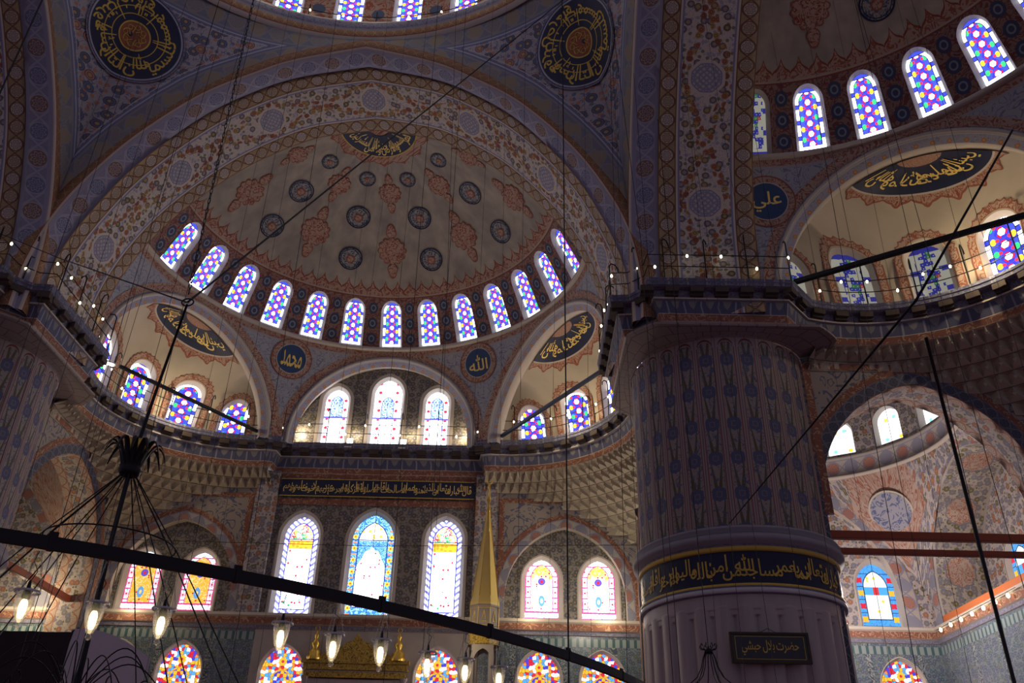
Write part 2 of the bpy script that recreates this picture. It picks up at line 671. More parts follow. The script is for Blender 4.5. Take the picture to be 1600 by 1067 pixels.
def f_marble(g):
    u, v = g.uv()
    n = g.noise(g.vec(u * 1.2, v * .35), 1.6, 5, .6)
    n2 = g.noise(g.vec(u * 3, v * .3, 7.0), 1.2, 3)
    c = g.mix(n, (.36, .30, .31), (.47, .41, .41))
    return g.mix((n2 - .55) * 3, c, (.30, .25, .27))


mat('grey_marble', f_marble, .42, spec=.45)


# --- Iznik tiles of the lower wall
def f_tiles(g):
    u, v = g.uv()
    c = flowers(g, u, v, .20, (.20, .23, .25), (TEAL, (.10, .14, .24), (.08, .12, .22), (.12, .17, .13)), .40, (.05, .07, .12), (.07, .12, .18))
    gr = (((u / .26).frac() - .5).abs() > .485).max(((v / .26).frac() - .5).abs() > .485)
    c = g.mix(gr, c, (.13, .13, .15))
    pu = ((u / 2.1).frac() - .5).abs()
    c = g.mix(pu > .44, c, g.mix(scroll(g, u, v, 4, .2, 4), (.06, .08, .11), (.30, .33, .33)))
    top = ((v - 9.0).abs() < .16)
    return g.mix(top, c, g.mix(((u / .3).frac() - .5).abs() < .3, (.05, .11, .13), (.25, .30, .30)))


mat('iznik_tiles', f_tiles, .3, spec=.5)


def f_corner(g):          # red/blue/grey painted work in the corner bays
    u, v = g.uv()
    return flowers(g, u, v, .34, (.46, .40, .37), ((.20, .20, .25), RUST, (.20, .21, .29), OLIVE), .37, (.17, .16, .21), (.23, .22, .28))


mat('corner_paint', f_corner)


def f_cring(g):
    u, v = g.uv()
    c = guill(g, u, v, .75, .8, (.43, .38, .34), (.25, .25, .31), (.24, .24, .32), (.40, .15, .08))
    return c


mat('corner_ring', f_cring)


def f_redguill(g):
    u, v = g.uv()
    return guill(g, u, v, .6, .6, (.44, .34, .29), (.44, .37, .32), (.33, .16, .11))


mat('red_guilloche', f_redguill)


def f_rosettepanel(g):
    v, uu_ = g.uv()          # v along the arch, u across the reveal
    u = uu_ - 1.1
    c = flowers(g, u, v, .36, (.42, .36, .29), ((.20, .20, .24), (.22, .22, .26), (.20, .21, .25), OLIVE), .38, (.17, .155, .17), (.22, .21, .24))
    cv = ((v / 2.6).frac() - .5) * 2.6
    d = (u * u + cv * cv).sqrt() + (g.atan2(cv, u) * 10).cos() * .025
    c = g.mix(d < .66, c, (.20, .19, .22))
    c = g.mix(d < .60, c, g.mix(scroll(g, u, v, 5, .2, 4), (.42, .33, .27), (.33, .12, .07)))
    c = g.mix(u.abs() > 1.0, c, (.42, .38, .35))
    return g.mix(u.abs() > 1.12, c, (.20, .20, .28))


mat('rosette_panel', f_rosettepanel)


def f_grnfloor(g):
    u, v = g.uv()
    return g.mix(scroll(g, u, v, 1.2, .2, 4), (.30, .05, .04), (.10, .08, .16))


mat('red_carpet', f_grnfloor, .95)

# ------------------------------------------------------------------ stained glass (daylight behind it)
WHT = (2.3, 2.4, 2.7); RB = (.05, .07, .75); SK = (.10, .45, .90); RD = (.75, .03, .06); YL = (.95, .55, .04); GN = (.04, .50, .16); MG = (.85, .05, .28); PR = (.30, .08, .60)


def glass_common(g, u, v, w, h, kind):
    """distance to the border of the arched pane (approx) and lead came"""
    R = w * kind
    rise = sqrt(max(R * R - (R - w) ** 2, 0)); zs = h - rise
    ax = u.abs()
    dx = ax + (R - w)
    dz = (v - zs).max(0.0)
    rad = (dx * dx + dz * dz).sqrt()
    side = R - rad                       # distance to the side or arch
    return side.min(v), zs


def mk_glass(name, w, h, kind, style, emit):
    def f(g):
        u, v = g.uv()
        d, zs = glass_common(g, u, v, w, h, kind)
        if style == 'hex':
            k = w / .48
            bw = .125 * k
            p = .37 * k
            hv = ((v / p).frac() - .5) * p
            hd = (u * u + hv * hv).sqrt()
            an = g.atan2(hv, u)
            hx = hd * (1 + (an * 3 + 1.57).cos().abs() * .14)
            seg = ((an * (6 / (2 * pi)) + 12.25).floor() * .5).frac() > .25
            c = g.mix(seg * (hx < .165 * k), (.035, .035, .50), (.58, .01, .04))
            c = g.mix(hx < .20 * k, (.045, .07, .60), c)
            hv2 = (((v / p) + .5).frac() - .5) * p
            su = u.abs() - .27 * k
            sd = (su * su * 1.6 + hv2 * hv2).sqrt()
            par = (((v / p + .5).floor() * .5).frac() > .25)
            c = g.mix(sd < .095 * k, c, g.mix(par, YL, GN))
            su3 = (u.abs() - .16 * k); c = g.mix((su3 * su3 + hv2 * hv2).sqrt() < .05 * k, c, RD)
            c = g.mix(hx < .105 * k, c, WHT)
            lead = g.band(hx, .105 * k, .118 * k)
            bv = ((v / (.55 * k) + .2).frac() - .5).abs()
            bc = g.mix(bv > .37, WHT, (.035, .05, .62))
            bc = g.mix((bv - .37).abs() < .03, bc, (.02, .02, .04))
            c = g.mix(lead, c, (.03, .02, .08))
            c = g.mix(d < bw, c, bc)
            c = g.mix((d - bw).abs() < .014, c, (.02, .02, .04))
        elif style == 'braid':
            bw = .17
            k = ((v * 3.6 + (u.abs() - w).abs() * 3.0).frac() - .5).abs() < .27
            bc = g.mix(k, (.25, .25, .95), WHT)
            pan = g.mix(scroll(g, u, v, 3.2, .06, 4), WHT, (.45, .70, .85))
            d3, r3, q3 = g.voro(g.vec(u, v), 5.0)
            pan = g.mix((d3 < .25) * (r3 > .85), pan, RD)
            t1 = g.band(v, zs - .45, zs - .05)
            pan = g.mix(t1, pan, g.mix(d3 < .33, YL, (.95, .35, .04)))
            t2 = v > zs - .02
            pan = g.mix(t2, pan, g.mix(scroll(g, u, v, 3.5, .2, 4, 3.0), (.70, .85, .80), g.mix(r3 > .5, GN, g.mix(r3 > .75, YL, RD))))
            pan = g.mix(g.band(v, .30, .62), pan, g.mix(d3 < .25, WHT, g.mix(r3 > .5, GN, RD)))
            c = g.mix(d < bw + .02, pan, bc)
            inner = g.band(d, bw, bw + .05)
            c = g.mix(inner, c, (.05, .06, .55))
            lead = ((v / 1.05).frac() < .022).max((v - (zs - .02)).abs() < .02)
            c = g.mix(lead, c, (.02, .02, .06))
        elif style == 'flora':
            bw = .30
            cv = ((v / .52).frac() - .5) * .52
            cu = u.abs() - (w - .15)
            dd = (cu * cu + cv * cv).sqrt()
            an = g.atan2(cv, cu)
            bc = g.mix(scroll(g, u, v, 3.5, .2, 4), (.04, .22, .72), (.35, .72, .92))
            bc = g.mix(dd * (1 + (an * 6).cos() * .22) < .105, bc, YL)
            bc = g.mix(dd < .035, bc, RD)
            k = ((v / .52).frac() - .5).abs() > .43
            bc = g.mix(k * (cu.abs() < .09), bc, (.85, .25, .08))
            d3, r3, q3 = g.voro(g.vec(u, v), 5.0)
            pan = g.mix((d3 < .22) * (r3 > .8), WHT, g.mix(r3 > .9, RD, MG))
            cusp = zs - .30 - (u.abs() / (w - bw)).pow(2.0) * .95 + (u.abs() * 22).cos() * .05
            pan = g.mix(g.band(v, cusp, zs + .05), pan, g.mix(scroll(g, u, v, 5, .2, 4), (.05, .25, .80), (.30, .60, .95)))
            pan = g.mix(v > zs + .12, pan, g.mix(d3 < .3, (.95, .85, .65), g.mix(r3 > .6, YL, g.mix(r3 > .3, RD, WHT))))
            pan = g.mix(g.band(v, .50, .80), pan, WHT)
            c = g.mix(d < bw, pan, bc)
            c = g.mix((d - bw).abs() < .022, c, (.02, .03, .20))
            c = g.mix(((v - .5).abs() < .02).max((v - zs - .08).abs() < .025), c, (.02, .03, .12))
        elif style == 'rose':
            bw = .26
            sc = .46
            cv = ((v / sc).frac() - .5) * sc
            cu = u.abs() - (w - .13)
            dd = (cu * cu + cv * cv).sqrt()
            an = g.atan2(cv, cu)
            bc = g.mix(scroll(g, u, v, 6, .16, 4), WHT, (.25, .75, .85))
            bc = g.mix(dd * (1 + (an * 5).cos() * .2) < .12, bc, (.98, .75, .85))
            bc = g.mix(dd < .04, bc, RD)
            bc = g.mix((((v / sc).frac() - .5).abs() > .44).max((d - bw).abs() < .035).max(d < .045), bc, MG)
            d3, r3, q3 = g.voro(g.vec(u, v), 5.5)
            pan = g.mix((v / h * 1.1 - (.35 if emit > GLASS * .6 else -.45) + d3 * .25) * 1.6, WHT, (.98, .55, .06))
            pan = g.mix(scroll(g, u, v, 3.2, .12, 4, 5.0), pan, (1.1, .85, .4))
            pan = g.mix((d3 < .22) * (r3 > .8), pan, RD)
            cc = ((u * u) + (v - h * .62) * (v - h * .62)).sqrt()
            pan = g.mix(cc < .16, pan, g.mix(cc < .07, (.12, .10, .65), RD))
            vas = ((u * u) * 3 + (v - h * .30) * (v - h * .30)).sqrt()
            pan = g.mix(g.band(vas, .10, .24), pan, (.15, .40, .85))
            c = g.mix(d < bw, pan, bc)
            c = g.mix(v < .34, c, g.mix((v - .17).abs() < .10, MG, g.mix(scroll(g, u, v, 6, .2, 4), WHT, (.95, .55, .5))))
        elif style == 'mosaic':
            d3, r3, q3 = g.voro(g.vec(u, v), 7.6, rnd=.7)
            ed = g.voro(g.vec(u, v), 7.6, 'DISTANCE_TO_EDGE', rnd=.7)
            c = g.mix(r3 > .16, RD, YL); c = g.mix(r3 > .40, c, RB); c = g.mix(r3 > .55, c, WHT); c = g.mix(r3 > .75, c, SK); c = g.mix(r3 > .93, c, (.92, .3, .05))
            cc = (u * u + (v - zs - .12) * (v - zs - .12)).sqrt()
            an = g.atan2(v - zs - .12, u)
            fl = (cc * (1 + (an * 8).cos() * .18))
            c = g.mix(g.band(cc, w * .42, w * .50), c, YL)
            tp = (u * u + (v - h + .23) * (v - h + .23)).sqrt() * (1 + (g.atan2(v - h + .23, u) * 8).cos() * .12)
            c = g.mix(ed < .045, c, (.35, .01, .03))
            c = g.mix(tp < .17, c, YL)
            c = g.mix(tp < .06, c, RD)
            c = g.mix((v - zs + .12).abs() < .03, c, (.35, .01, .03))
        elif style == 'tymp':
            bw = .24
            sc = .48
            cv = ((v / sc).frac() - .5) * sc
            cu = u.abs() - (w - .12)
            dd = (cu * cu + cv * cv).sqrt()
            bc = g.mix(scroll(g, u, v, 5, .14, 4), WHT, (.5, .65, .95))
            bc = g.mix(dd * (1 + (g.atan2(cv, cu) * 6).cos() * .2) < .085, bc, RD)
            d3, r3, q3 = g.voro(g.vec(u, v), 5.0)
            tp = g.mix(scroll(g, u, v, 4, .2, 4), (.50, .78, .92), g.mix(r3 > .6, RB, g.mix(r3 > .3, RD, (.2, .55, .6))))
            pan = g.mix(v > zs - .75, WHT, tp)
            pan = g.mix((d3 < .15) * (r3 > .88), pan, SK)
            c = g.mix(d < bw, pan, bc)
            c = g.mix((d - bw).abs() < .02, c, (.08, .06, .35))
            c = g.mix((v - zs + .75).abs() < .05, c, (.10, .10, .6))
        elif style == 'corner':
            bw = .28
            sc = .56
            cv = ((v / sc).frac() - .5) * sc
            cu = u.abs() - (w - .14)
            dd = (cu * cu + cv * cv).sqrt()
            par = (((v / sc).floor() * .5).frac() > .25)
            bc = g.mix(scroll(g, u, v, 6, .08, 4), (.10, .42, .92), (.05, .15, .6))
            bc = g.mix(dd * (1 + (g.atan2(cv, cu) * 4).cos() * .2) < .125, bc, g.mix(par, YL, RD))
            d3, r3, q3 = g.voro(g.vec(u, v), 4.0)
            pan = g.mix((d3 < .25) * (r3 > .7), (1, 1, .97), (.98, .75, .1))
            pan = g.mix(g.band(v, zs - .32, zs + .02), pan, g.mix(u.abs() < .12, SK, (.75, .05, .06)))
            c = g.mix(d < bw, pan, bc)
            c = g.mix((d - bw).abs() < .02, c, (.02, .05, .15))
            c = g.mix((((v / sc).frac() - .5).abs() > .475) * (d < bw), c, (.02, .05, .15))
        elif style == 'lattice':
            p = .36
            d3, r3, q3 = g.voro(g.vec(u, v), 8.0, rnd=.35)
            c = g.mix(r3 > .40, (.07, .08, .60), (.88, .84, .70))
            c = g.mix(r3 > .72, c, (.70, .10, .08)); c = g.mix(r3 > .78, c, (.9, .88, .76)); c = g.mix(r3 > .95, c, (.1, .4, .12))
            c = g.mix(d3 < .14, c, (.85, .84, .8))
            bw = .2
            bv = ((v / .75).frac() - .5).abs()
            c = g.mix(d < bw, c, g.mix(bv > .38, (.9, .86, .72), (.08, .08, .6)))
        elif style == 'clear':
            d3, r3, q3 = g.voro(g.vec(u, v), 2.0, rnd=.6)
            c = g.mix((d3 < .17) * (r3 > .35), (1, 1, 1), g.mix(r3 > .65, (.98, .55, .03), (.2, .6, .55)))
            c = g.mix(((v / .55).frac() < .025), c, (.35, .38, .40))
        return c
    m = mat(name, f, .2, emit=emit)
    return m

# ------------------------------------------------------------------ structure: generic wall with arched openings
def holed(mb, s0, s1, t0, t1, holes, mp, uvf=None, nt=6, ds=.5, mi=0, smooth=False, nh=16):
    """surface patch mp(s,t) over [s0,s1]x[t0,t1] minus arched holes (sc,w,tb,h,kind)"""
    S = set([round(s0 + (s1 - s0) * k / max(1, int(abs(s1 - s0) / ds)), 5) for k in range(max(1, int(abs(s1 - s0) / ds)) + 1)])
    for (sc, w, tb, h, kd) in holes:
        for k in range(nh + 1):
            x = sc - w * cos(pi * k / nh)
            if s0 <= x <= s1: S.add(round(x, 5))
    S = sorted(S)
    S2 = [S[0]]
    for x in S[1:]:
        if x - S2[-1] > 1e-4: S2.append(x)
    uvf = uvf or (lambda s, t: (s, t))
    for a, b in zip(S2, S2[1:]):
        m = (a + b) / 2
        segs = [(t0, t0, t1, t1)]       # (lo at a, lo at b, hi at a, hi at b)
        for (sc, w, tb, h, kd) in holes:
            if abs(m - sc) < w:
                top, zs = parch(w, h, kd)
                fa = tb + top(max(-w, min(w, a - sc))); fb = tb + top(max(-w, min(w, b - sc)))
                out = []
                for (la, lb, ha, hb) in segs:
                    if tb > t0 + 1e-6 and tb > la and tb < max(ha, hb): out.append((la, lb, min(ha, tb), min(hb, tb)))
                    elif tb > t0 + 1e-6 and tb >= max(ha, hb): out.append((la, lb, ha, hb)); continue
                    na, nb = max(la, min(fa, ha)), max(lb, min(fb, hb))
                    if na < ha - 1e-5 or nb < hb - 1e-5: out.append((na, nb, ha, hb))
                segs = out
        for (la, lb, ha, hb) in segs:
            n = max(1, int(nt * max(ha - la, hb - lb) / max(1e-6, t1 - t0) + .5))
            for i in range(n):
                q = [(a, lerp(la, ha, i / n)), (b, lerp(lb, hb, i / n)), (b, lerp(lb, hb, (i + 1) / n)), (a, lerp(la, ha, (i + 1) / n))]
                mb.face([mp(*p) for p in q], [uvf(*p) for p in q], mi(*q[0]) if callable(mi) else mi, smooth)


def strip(mb, A, B, mp, mi=0, dA=0.0, dB=0.0, smooth=True, n=1):
    """ring between two outlines of equal count on mapping mp(s,t,d)"""
    P = [[], []] ; UV = [[], []]
    L = 0
    W = hypot(A[len(A) // 2][0] - B[len(B) // 2][0], A[len(A) // 2][1] - B[len(B) // 2][1]) + abs(dA - dB)
    for i, (a, b) in enumerate(zip(A, B)):
        if i: L += hypot(a[0] - A[i - 1][0], a[1] - A[i - 1][1])
        P[0].append(mp(a[0], a[1], dA)); P[1].append(mp(b[0], b[1], dB))
        UV[0].append((L, 0)); UV[1].append((L, W))
    mb.grid(P, UV, mi, smooth)


def ol(sc, tb, w, h, kind, n=10):
    return [(sc + x, tb + z) for x, z in arch_outline(w, h, kind, n)]


WN = [0]


def window(mp, sc, tb, w, h, kind, glass, tr=.14, dd=.30, trim='plaster_grey', ring=0.0, xf=None, base=True, hood=None):
    """window_<n>: splayed plaster reveal (structure) with a leaded pane as its child. mp(s,t,d)"""
    WN[0] += 1
    mb = MB()
    outer = ol(sc, tb - (tr if base else 0), w + tr, h + tr + (tr if base else 0), kind)
    inner = ol(sc, tb, w, h, kind)
    strip(mb, outer, inner, mp, 0, 0.0, dd, smooth=False)
    # sill
    mb.face([mp(sc - w - tr, outer[0][1], 0), mp(sc + w + tr, outer[0][1], 0), mp(sc + w, tb, dd), mp(sc - w, tb, dd)], mi=0)
    if ring:
        o2 = ol(sc, tb - tr - ring * .4, w + tr + ring, h + tr * 2 + ring * 1.4, kind)
        strip(mb, o2, outer, mp, 1, -.02, -.02, smooth=False)
        strip(mb, o2, o2, mp, 1, 0.02, -.02, smooth=False)
    o = mb.build('window_%d' % WN[0], [MATS[trim], MATS['trim_pale']], xf=xf)
    struct(o)
    g = MB()
    N = len(inner)
    top, zs = parch(w, h, kind)
    for k in range(1, N // 2):
        a, b = inner[k], inner[k + 1]
        a2, b2 = inner[N - 1 - k], inner[N - 2 - k]
        pass
    xs = [p for p in inner[1:-1]]
    nv = 6
    P = []; UV = []
    for (x, z) in xs:
        P.append([mp(x, tb + (z - tb) * j / nv, dd) for j in range(nv + 1)])
        UV.append([(x - sc, (z - tb) * j / nv) for j in range(nv + 1)])
    g.grid(P, UV, 0, False)
    go = g.build('glass', MATS[glass], o, xf=xf)
    return o


ID = None
def MX(x, y, z): return (-x, y, z)
def SW(x, y, z): return (y, x, z)
def SWM(x, y, z): return (-y, x, z)

# glass types                name         w    h    kind style  emission
mk_glass('glass_hex', .47, 2.1, 1.0, 'hex', GLASS * 1.0)
mk_glass('glass_hex_dim', .47, 2.1, 1.0, 'hex', GLASS * .34)
mk_glass('glass_exedra', .56, 2.4, 1.0, 'hex', GLASS * .9)
mk_glass('glass_drum', .50, 3.6, 1.0, 'hex', GLASS * 1.0)
mk_glass('glass_braid', .74, 4.2, 1.3, 'braid', GLASS * .8)
mk_glass('glass_flora', .95, 4.35, 1.3, 'flora', GLASS * .8)
mk_glass('glass_rose', .72, 2.6, 1.25, 'rose', GLASS * .8)
mk_glass('glass_rose_warm', .72, 2.6, 1.25, 'rose', GLASS * .45)
mk_glass('glass_mosaic', .85, 2.65, 1.3, 'mosaic', GLASS * .5)
mk_glass('glass_tymp', .53, 3.6, 1.2, 'tymp', GLASS * 1.0)
mk_glass('glass_corner', .80, 2.65, 1.3, 'corner', GLASS * .5)
mk_glass('glass_lattice', .56, 2.4, 1.0, 'lattice', .30)
mk_glass('glass_clear', .55, 1.6, 1.1, 'clear', GLASS * .8)

ZG = 17.55
DC = (0.0, 14.0, 18.8); DR = 9.79
K = DR * pi / 180


def dm(s, t, d=0.0):
    """half dome surface: s along azimuth (m), t along the meridian (m); d outward"""
    a = s / DR
    if t < 0:
        r = DR + d; z = DC[2] + t
    else:
        e = t / DR
        r = (DR + d) * cos(e); z = DC[2] + (DR + d) * sin(e)
    return (DC[0] + r * sin(a), DC[1] + r * cos(a), z)


def duv(s, t): return (s / K, t / K)


EXA = 58.2 * K; EXW = 4.68; EXH = 4.92; TYW = 4.52; TYH = 4.85; AB = ZG - .2 - DC[2]
WAZ = [(k - 6) * 12.443 for k in range(13)]


def build_half_dome(xf, windows, label, glass, WAZ=WAZ):
    mb = MB()
    # upper shell
    els = [37.4 + (90 - 37.4) * k / 22 for k in range(23)]
    azs = [-91 + 182 * k / 60 for k in range(61)]
    mb.grid([[dm(a * K, e * K) for e in els] for a in azs], [[(a, e) for e in els] for a in azs])
    holes = [(a * K, .47 + .13, 23.3 * K - .13, 2.1 + .26, 1.0) for a in WAZ]
    holed(mb, -91 * K, 91 * K, 22.4 * K, 37.4 * K, holes, dm, duv, nt=5, ds=.6, smooth=True)
    hol2 = [(0, TYW, AB, TYH + .0, 1.0), (EXA, EXW, AB, EXH, 1.0), (-EXA, EXW, AB, EXH, 1.0)]
    holed(mb, -89 * K, 89 * K, AB, 22.4 * K, hol2, dm, duv, nt=9, ds=.5, smooth=True, nh=28)
    o = mb.build('half_dome', MATS['half_dome_paint'], xf=xf)
    struct(o, label)
    # sill ledge
    mb = MB()
    S = [(-89 + 178 * k / 70) * K for k in range(71)]
    prof = [(22.9 * K, 0), (22.7 * K, -.12), (21.9 * K, -.14), (21.6 * K, 0)]
    mb.grid([[dm(s, t, d) for t, d in prof] for s in S])
    mb.build('ledge', MATS['trim_pale'], o, xf=xf)
    # the three arch rings below the sill
    for nm, c, w, h, dep in (('arch_ring', 0, TYW, TYH, .55), ('arch_ring', EXA, EXW, EXH, .5), ('arch_ring', -EXA, EXW, EXH, .5)):
        mb = MB()
        A = ol(c, AB, w, h, 1.0, 16); B = ol(c, AB, w - .13, h - .13, 1.0, 16)
        Cc = ol(c, AB, w - .42, h - .46, 1.0, 16)
        strip(mb, A, A, dm, 1, .05, -.10); strip(mb, A, B, dm, 1, -.10, -.10)
        strip(mb, B, B, dm, 0, -.10, 0.0)
        strip(mb, B, Cc, dm, 0, 0.0, .02); strip(mb, Cc, Cc, dm, 1, .02, dep)
        mb.build(nm, [MATS['exedra_ring'], MATS['trim_pale']], o, xf=xf)
        # red guilloche that follows the arch
        mb = MB()
        A2 = ol(c, AB, w + .42, h + .40, 1.0, 16); B2 = ol(c, AB, w + .08, h + .06, 1.0, 16)
        strip(mb, A2, B2, lambda s, t, d: dm(s, min(t, 22 * K), d), 0, -.02, -.02)
        mb.build('arch_border', MATS['arabesque_red'], o, xf=xf)
    for k in windows:
        window(dm, WAZ[k] * K, 23.3 * K, .47, 2.1, 1.0, glass(k), .13, .22, xf=xf)
    return o


def decal(mb, mp, sc, tc, fr, n=48, d=-.03, mi=0, fr0=None, d0=None, uvs=1.0, rot=0.0, sx=1.0):
    """painted patch on a surface: radius fr(theta) (m), optionally a ring from fr0"""
    th = [2 * pi * k / n for k in range(n + 1)]
    def pt(r, a):
        return (sc + sx * r * sin(a + rot), tc + r * cos(a + rot))
    rows = []
    m = 3
    for j in range(m + 1):
        f = j / m
        rows.append([pt(lerp(fr0(a) if fr0 else .001, fr(a), f), a) for a in th])
    mb.grid([[mp(x, y, d) for x, y in r] for r in rows], [[((x - sc) * uvs, (y - tc) * uvs) for x, y in r] for r in rows], mi, False)


def scalloped(r, lobes, amp):
    return lambda a: r * (1 + amp * abs(cos(a * lobes / 2)) - amp)


def dome_medallions(dome, xf):
    """red scalloped medallions and blue roundels painted over the half dome"""
    def mpx(az0, el0):
        # local tangent mapping: x east (m), y up (m)
        def f(x, y, d):
            e = el0 * K + y
            a = az0 + x / max(.25, cos(e / DR)) / K
            return dm(a * K, e, d)
        return f
    blue = [(17.4, 47.4, .57), (-17, 47.4, .57), (-52.5, 48, .57), (53.5, 47, .57), (17.4, 59.7, .57), (-17, 59.7, .57), (54, 60, .57), (-52, 60.4, .57),
            (19, 71.4, .38), (-16, 71.6, .38), (57, 72, .38), (-52, 72, .38)]
    red = [(0.6, 50.7, .66), (-35, 52, .66), (36, 51.2, .66), (-70.5, 51.2, .62), (71.5, 50.2, .62), (2, 67.8, .50), (-35, 67.5, .50), (40, 66.6, .50), (-73, 67, .42), (76, 65.5, .42)]
    for az, el, r in blue:
        mb = MB(); f = mpx(az, el)
        decal(mb, f, 0, 0, lambda a: r, mi=0, d=-.02)
        decal(mb, f, 0, 0, lambda a: r, fr0=lambda a: r * .90, mi=1, d=-.035)
        decal(mb, f, 0, 0, lambda a: r * .82, fr0=lambda a: r * .77, mi=1, d=-.035)
        decal(mb, f, 0, -.03, lambda a: r * .36, mi=3, d=-.04)
        decal(mb, f, 0, -.03, lambda a: r * .26, mi=2, d=-.05)
        mb.build('painted_roundel', [MATS['arabesque_bluefill'], MATS['navy_paint'], MATS['arabesque_medallion'], MATS['brick_red_paint']], dome, xf=xf)
    for az, el, r in red:
        mb = MB(); f = mpx(az, el)
        sc = scalloped(r, 12, .16)
        decal(mb, f, 0, 0, lambda a: sc(a) * 1.09, mi=1, d=-.02, n=72)
        decal(mb, f, 0, 0, sc, mi=0, d=-.035, n=72)
        for sg in (1, -1):
            tip = lambda a: .24 * r / .74 * (1 + .9 * max(0, cos(a)) ** 6)
            decal(mb, f, 0, sg * r * 1.34, lambda a: tip(a if sg > 0 else a + pi) * 1.2, mi=1, d=-.02, n=24)
            decal(mb, f, 0, sg * r * 1.34, lambda a: tip(a if sg > 0 else a + pi), mi=0, d=-.035, n=24)
        mb.build('painted_medallion', [MATS['arabesque_medallion'], MATS['brick_red_paint']], dome, xf=xf)


# ------------------------------------------------------------------ great arches
C0 = [(10.3, 16.5), (10.3, 18.2), (9.95, 20.2), (9.2, 22.0), (8.0, 23.95), (6.05, 26.1), (4.1, 27.4), (2.6, 28.15), (0, 28.9)]
C1 = [(10.05, 16.5), (10.05, 18.0), (9.9, 19.4), (9.3, 21.2), (8.15, 23.5), (6.2, 25.95), (4.4, 27.35), (2.7, 28.2), (0, 28.85)]
C2 = [(9.6, 16.5), (9.6, 18.1), (9.35, 20.1), (8.6, 22.15), (7.4, 24.05), (5.4, 26.2), (3.05, 27.75), (1.5, 28.2), (0, 28.45)]
NA = 97


def both(c):
    return c + [(-x, z) for x, z in reversed(c[:-1])]


def arch_curve(c):
    h = smooth_curve(c, (NA + 1) // 2)
    return h + [(-x, z) for x, z in reversed(h[:-1])]


A0, A1, A2 = arch_curve(C0), arch_curve(C1), arch_curve(C2)
YA0, YA1, YA2 = 10.15, 11.0, 14.2
ALEN = [0]
for p, q in zip(A1, A1[1:]): ALEN.append(ALEN[-1] + hypot(p[0] - q[0], p[1] - q[1]))
ALEN = [a - ALEN[-1] / 2 for a in ALEN]


def build_great_arch(xf, label):
    o = MB()
    Pf = lambda f: [(lerp(a[0], b[0], f), lerp(YA1, YA2, f), lerp(a[1], b[1], f)) for a, b in zip(A1, A2)]
    rows = [('rope', 0.0, .19), ('flor', .19, .80), ('rope', .80, 1.0)]
    mb = MB()
    for nm, f0, f1 in rows:
        w = {'rope': .60, 'flor': 1.84}[nm]
        p0, p1 = Pf(f0), Pf(f1)
        n = 3
        P = [[lerp2(a, b, k / n) for a, b in zip(p0, p1)] for k in range(n + 1)]
        UV = [[(u, w * k / n) for u in ALEN] for k in range(n + 1)]
        mb.grid(P, UV, {'rope': 0, 'flor': 1}[nm])
    # lilac chamfer with a rounded rim and the red rope on the face
    def off(c, d):
        out = []
        for i, (x, z) in enumerate(c):
            a = c[max(0, i - 1)]; b = c[min(len(c) - 1, i + 1)]
            tx, tz = b[0] - a[0], b[1] - a[1]; l = hypot(tx, tz) or 1
            out.append((x + tz / l * d * 1.0, z - tx / l * d))
        return out
    sgn = 1 if off(A0, 1)[NA // 2][1] > A0[NA // 2][1] else -1
    c0 = [(x, YA0, z) for x, z in A0]
    c1 = [(x, YA1, z) for x, z in A1]
    n = 3
    P = [[lerp2(a, b, k / n) for a, b in zip(c1, c0)] for k in range(n + 1)]
    mb.grid(P, [[(u, .85 * k / n) for u in ALEN] for k in range(n + 1)], 2)
    r1 = [(x, YA0 - .10, z) for x, z in off(A0, .06 * sgn)]
    r2 = [(x, YA0 - .10, z) for x, z in off(A0, .44 * sgn)]
    r3 = [(x, YA0 + .05, z) for x, z in off(A0, .50 * sgn)]
    mb.grid([c0, r1], [[(u, 0) for u in ALEN], [(u, .1) for u in ALEN]], 3)
    mb.grid([r1, r2], [[(u, 0) for u in ALEN], [(u, .42) for u in ALEN]], 4)
    mb.grid([r2, r3], [[(u, 0) for u in ALEN], [(u, .1) for u in ALEN]], 3)
    # back face
    b0 = Pf(1.0); b1 = [(x, YA2, z) for x, z in off(A2, .5 * sgn)]
    mb.grid([b0, b1], None, 3)
    ob = mb.build('great_arch', [MATS['rope_ochre'], MATS['soffit_garland'], MATS['lilac_band'], MATS['trim_pale'], MATS['red_rope']], xf=xf)
    return struct(ob, label)


RING_R, RING_Z = 10.5, 30.0


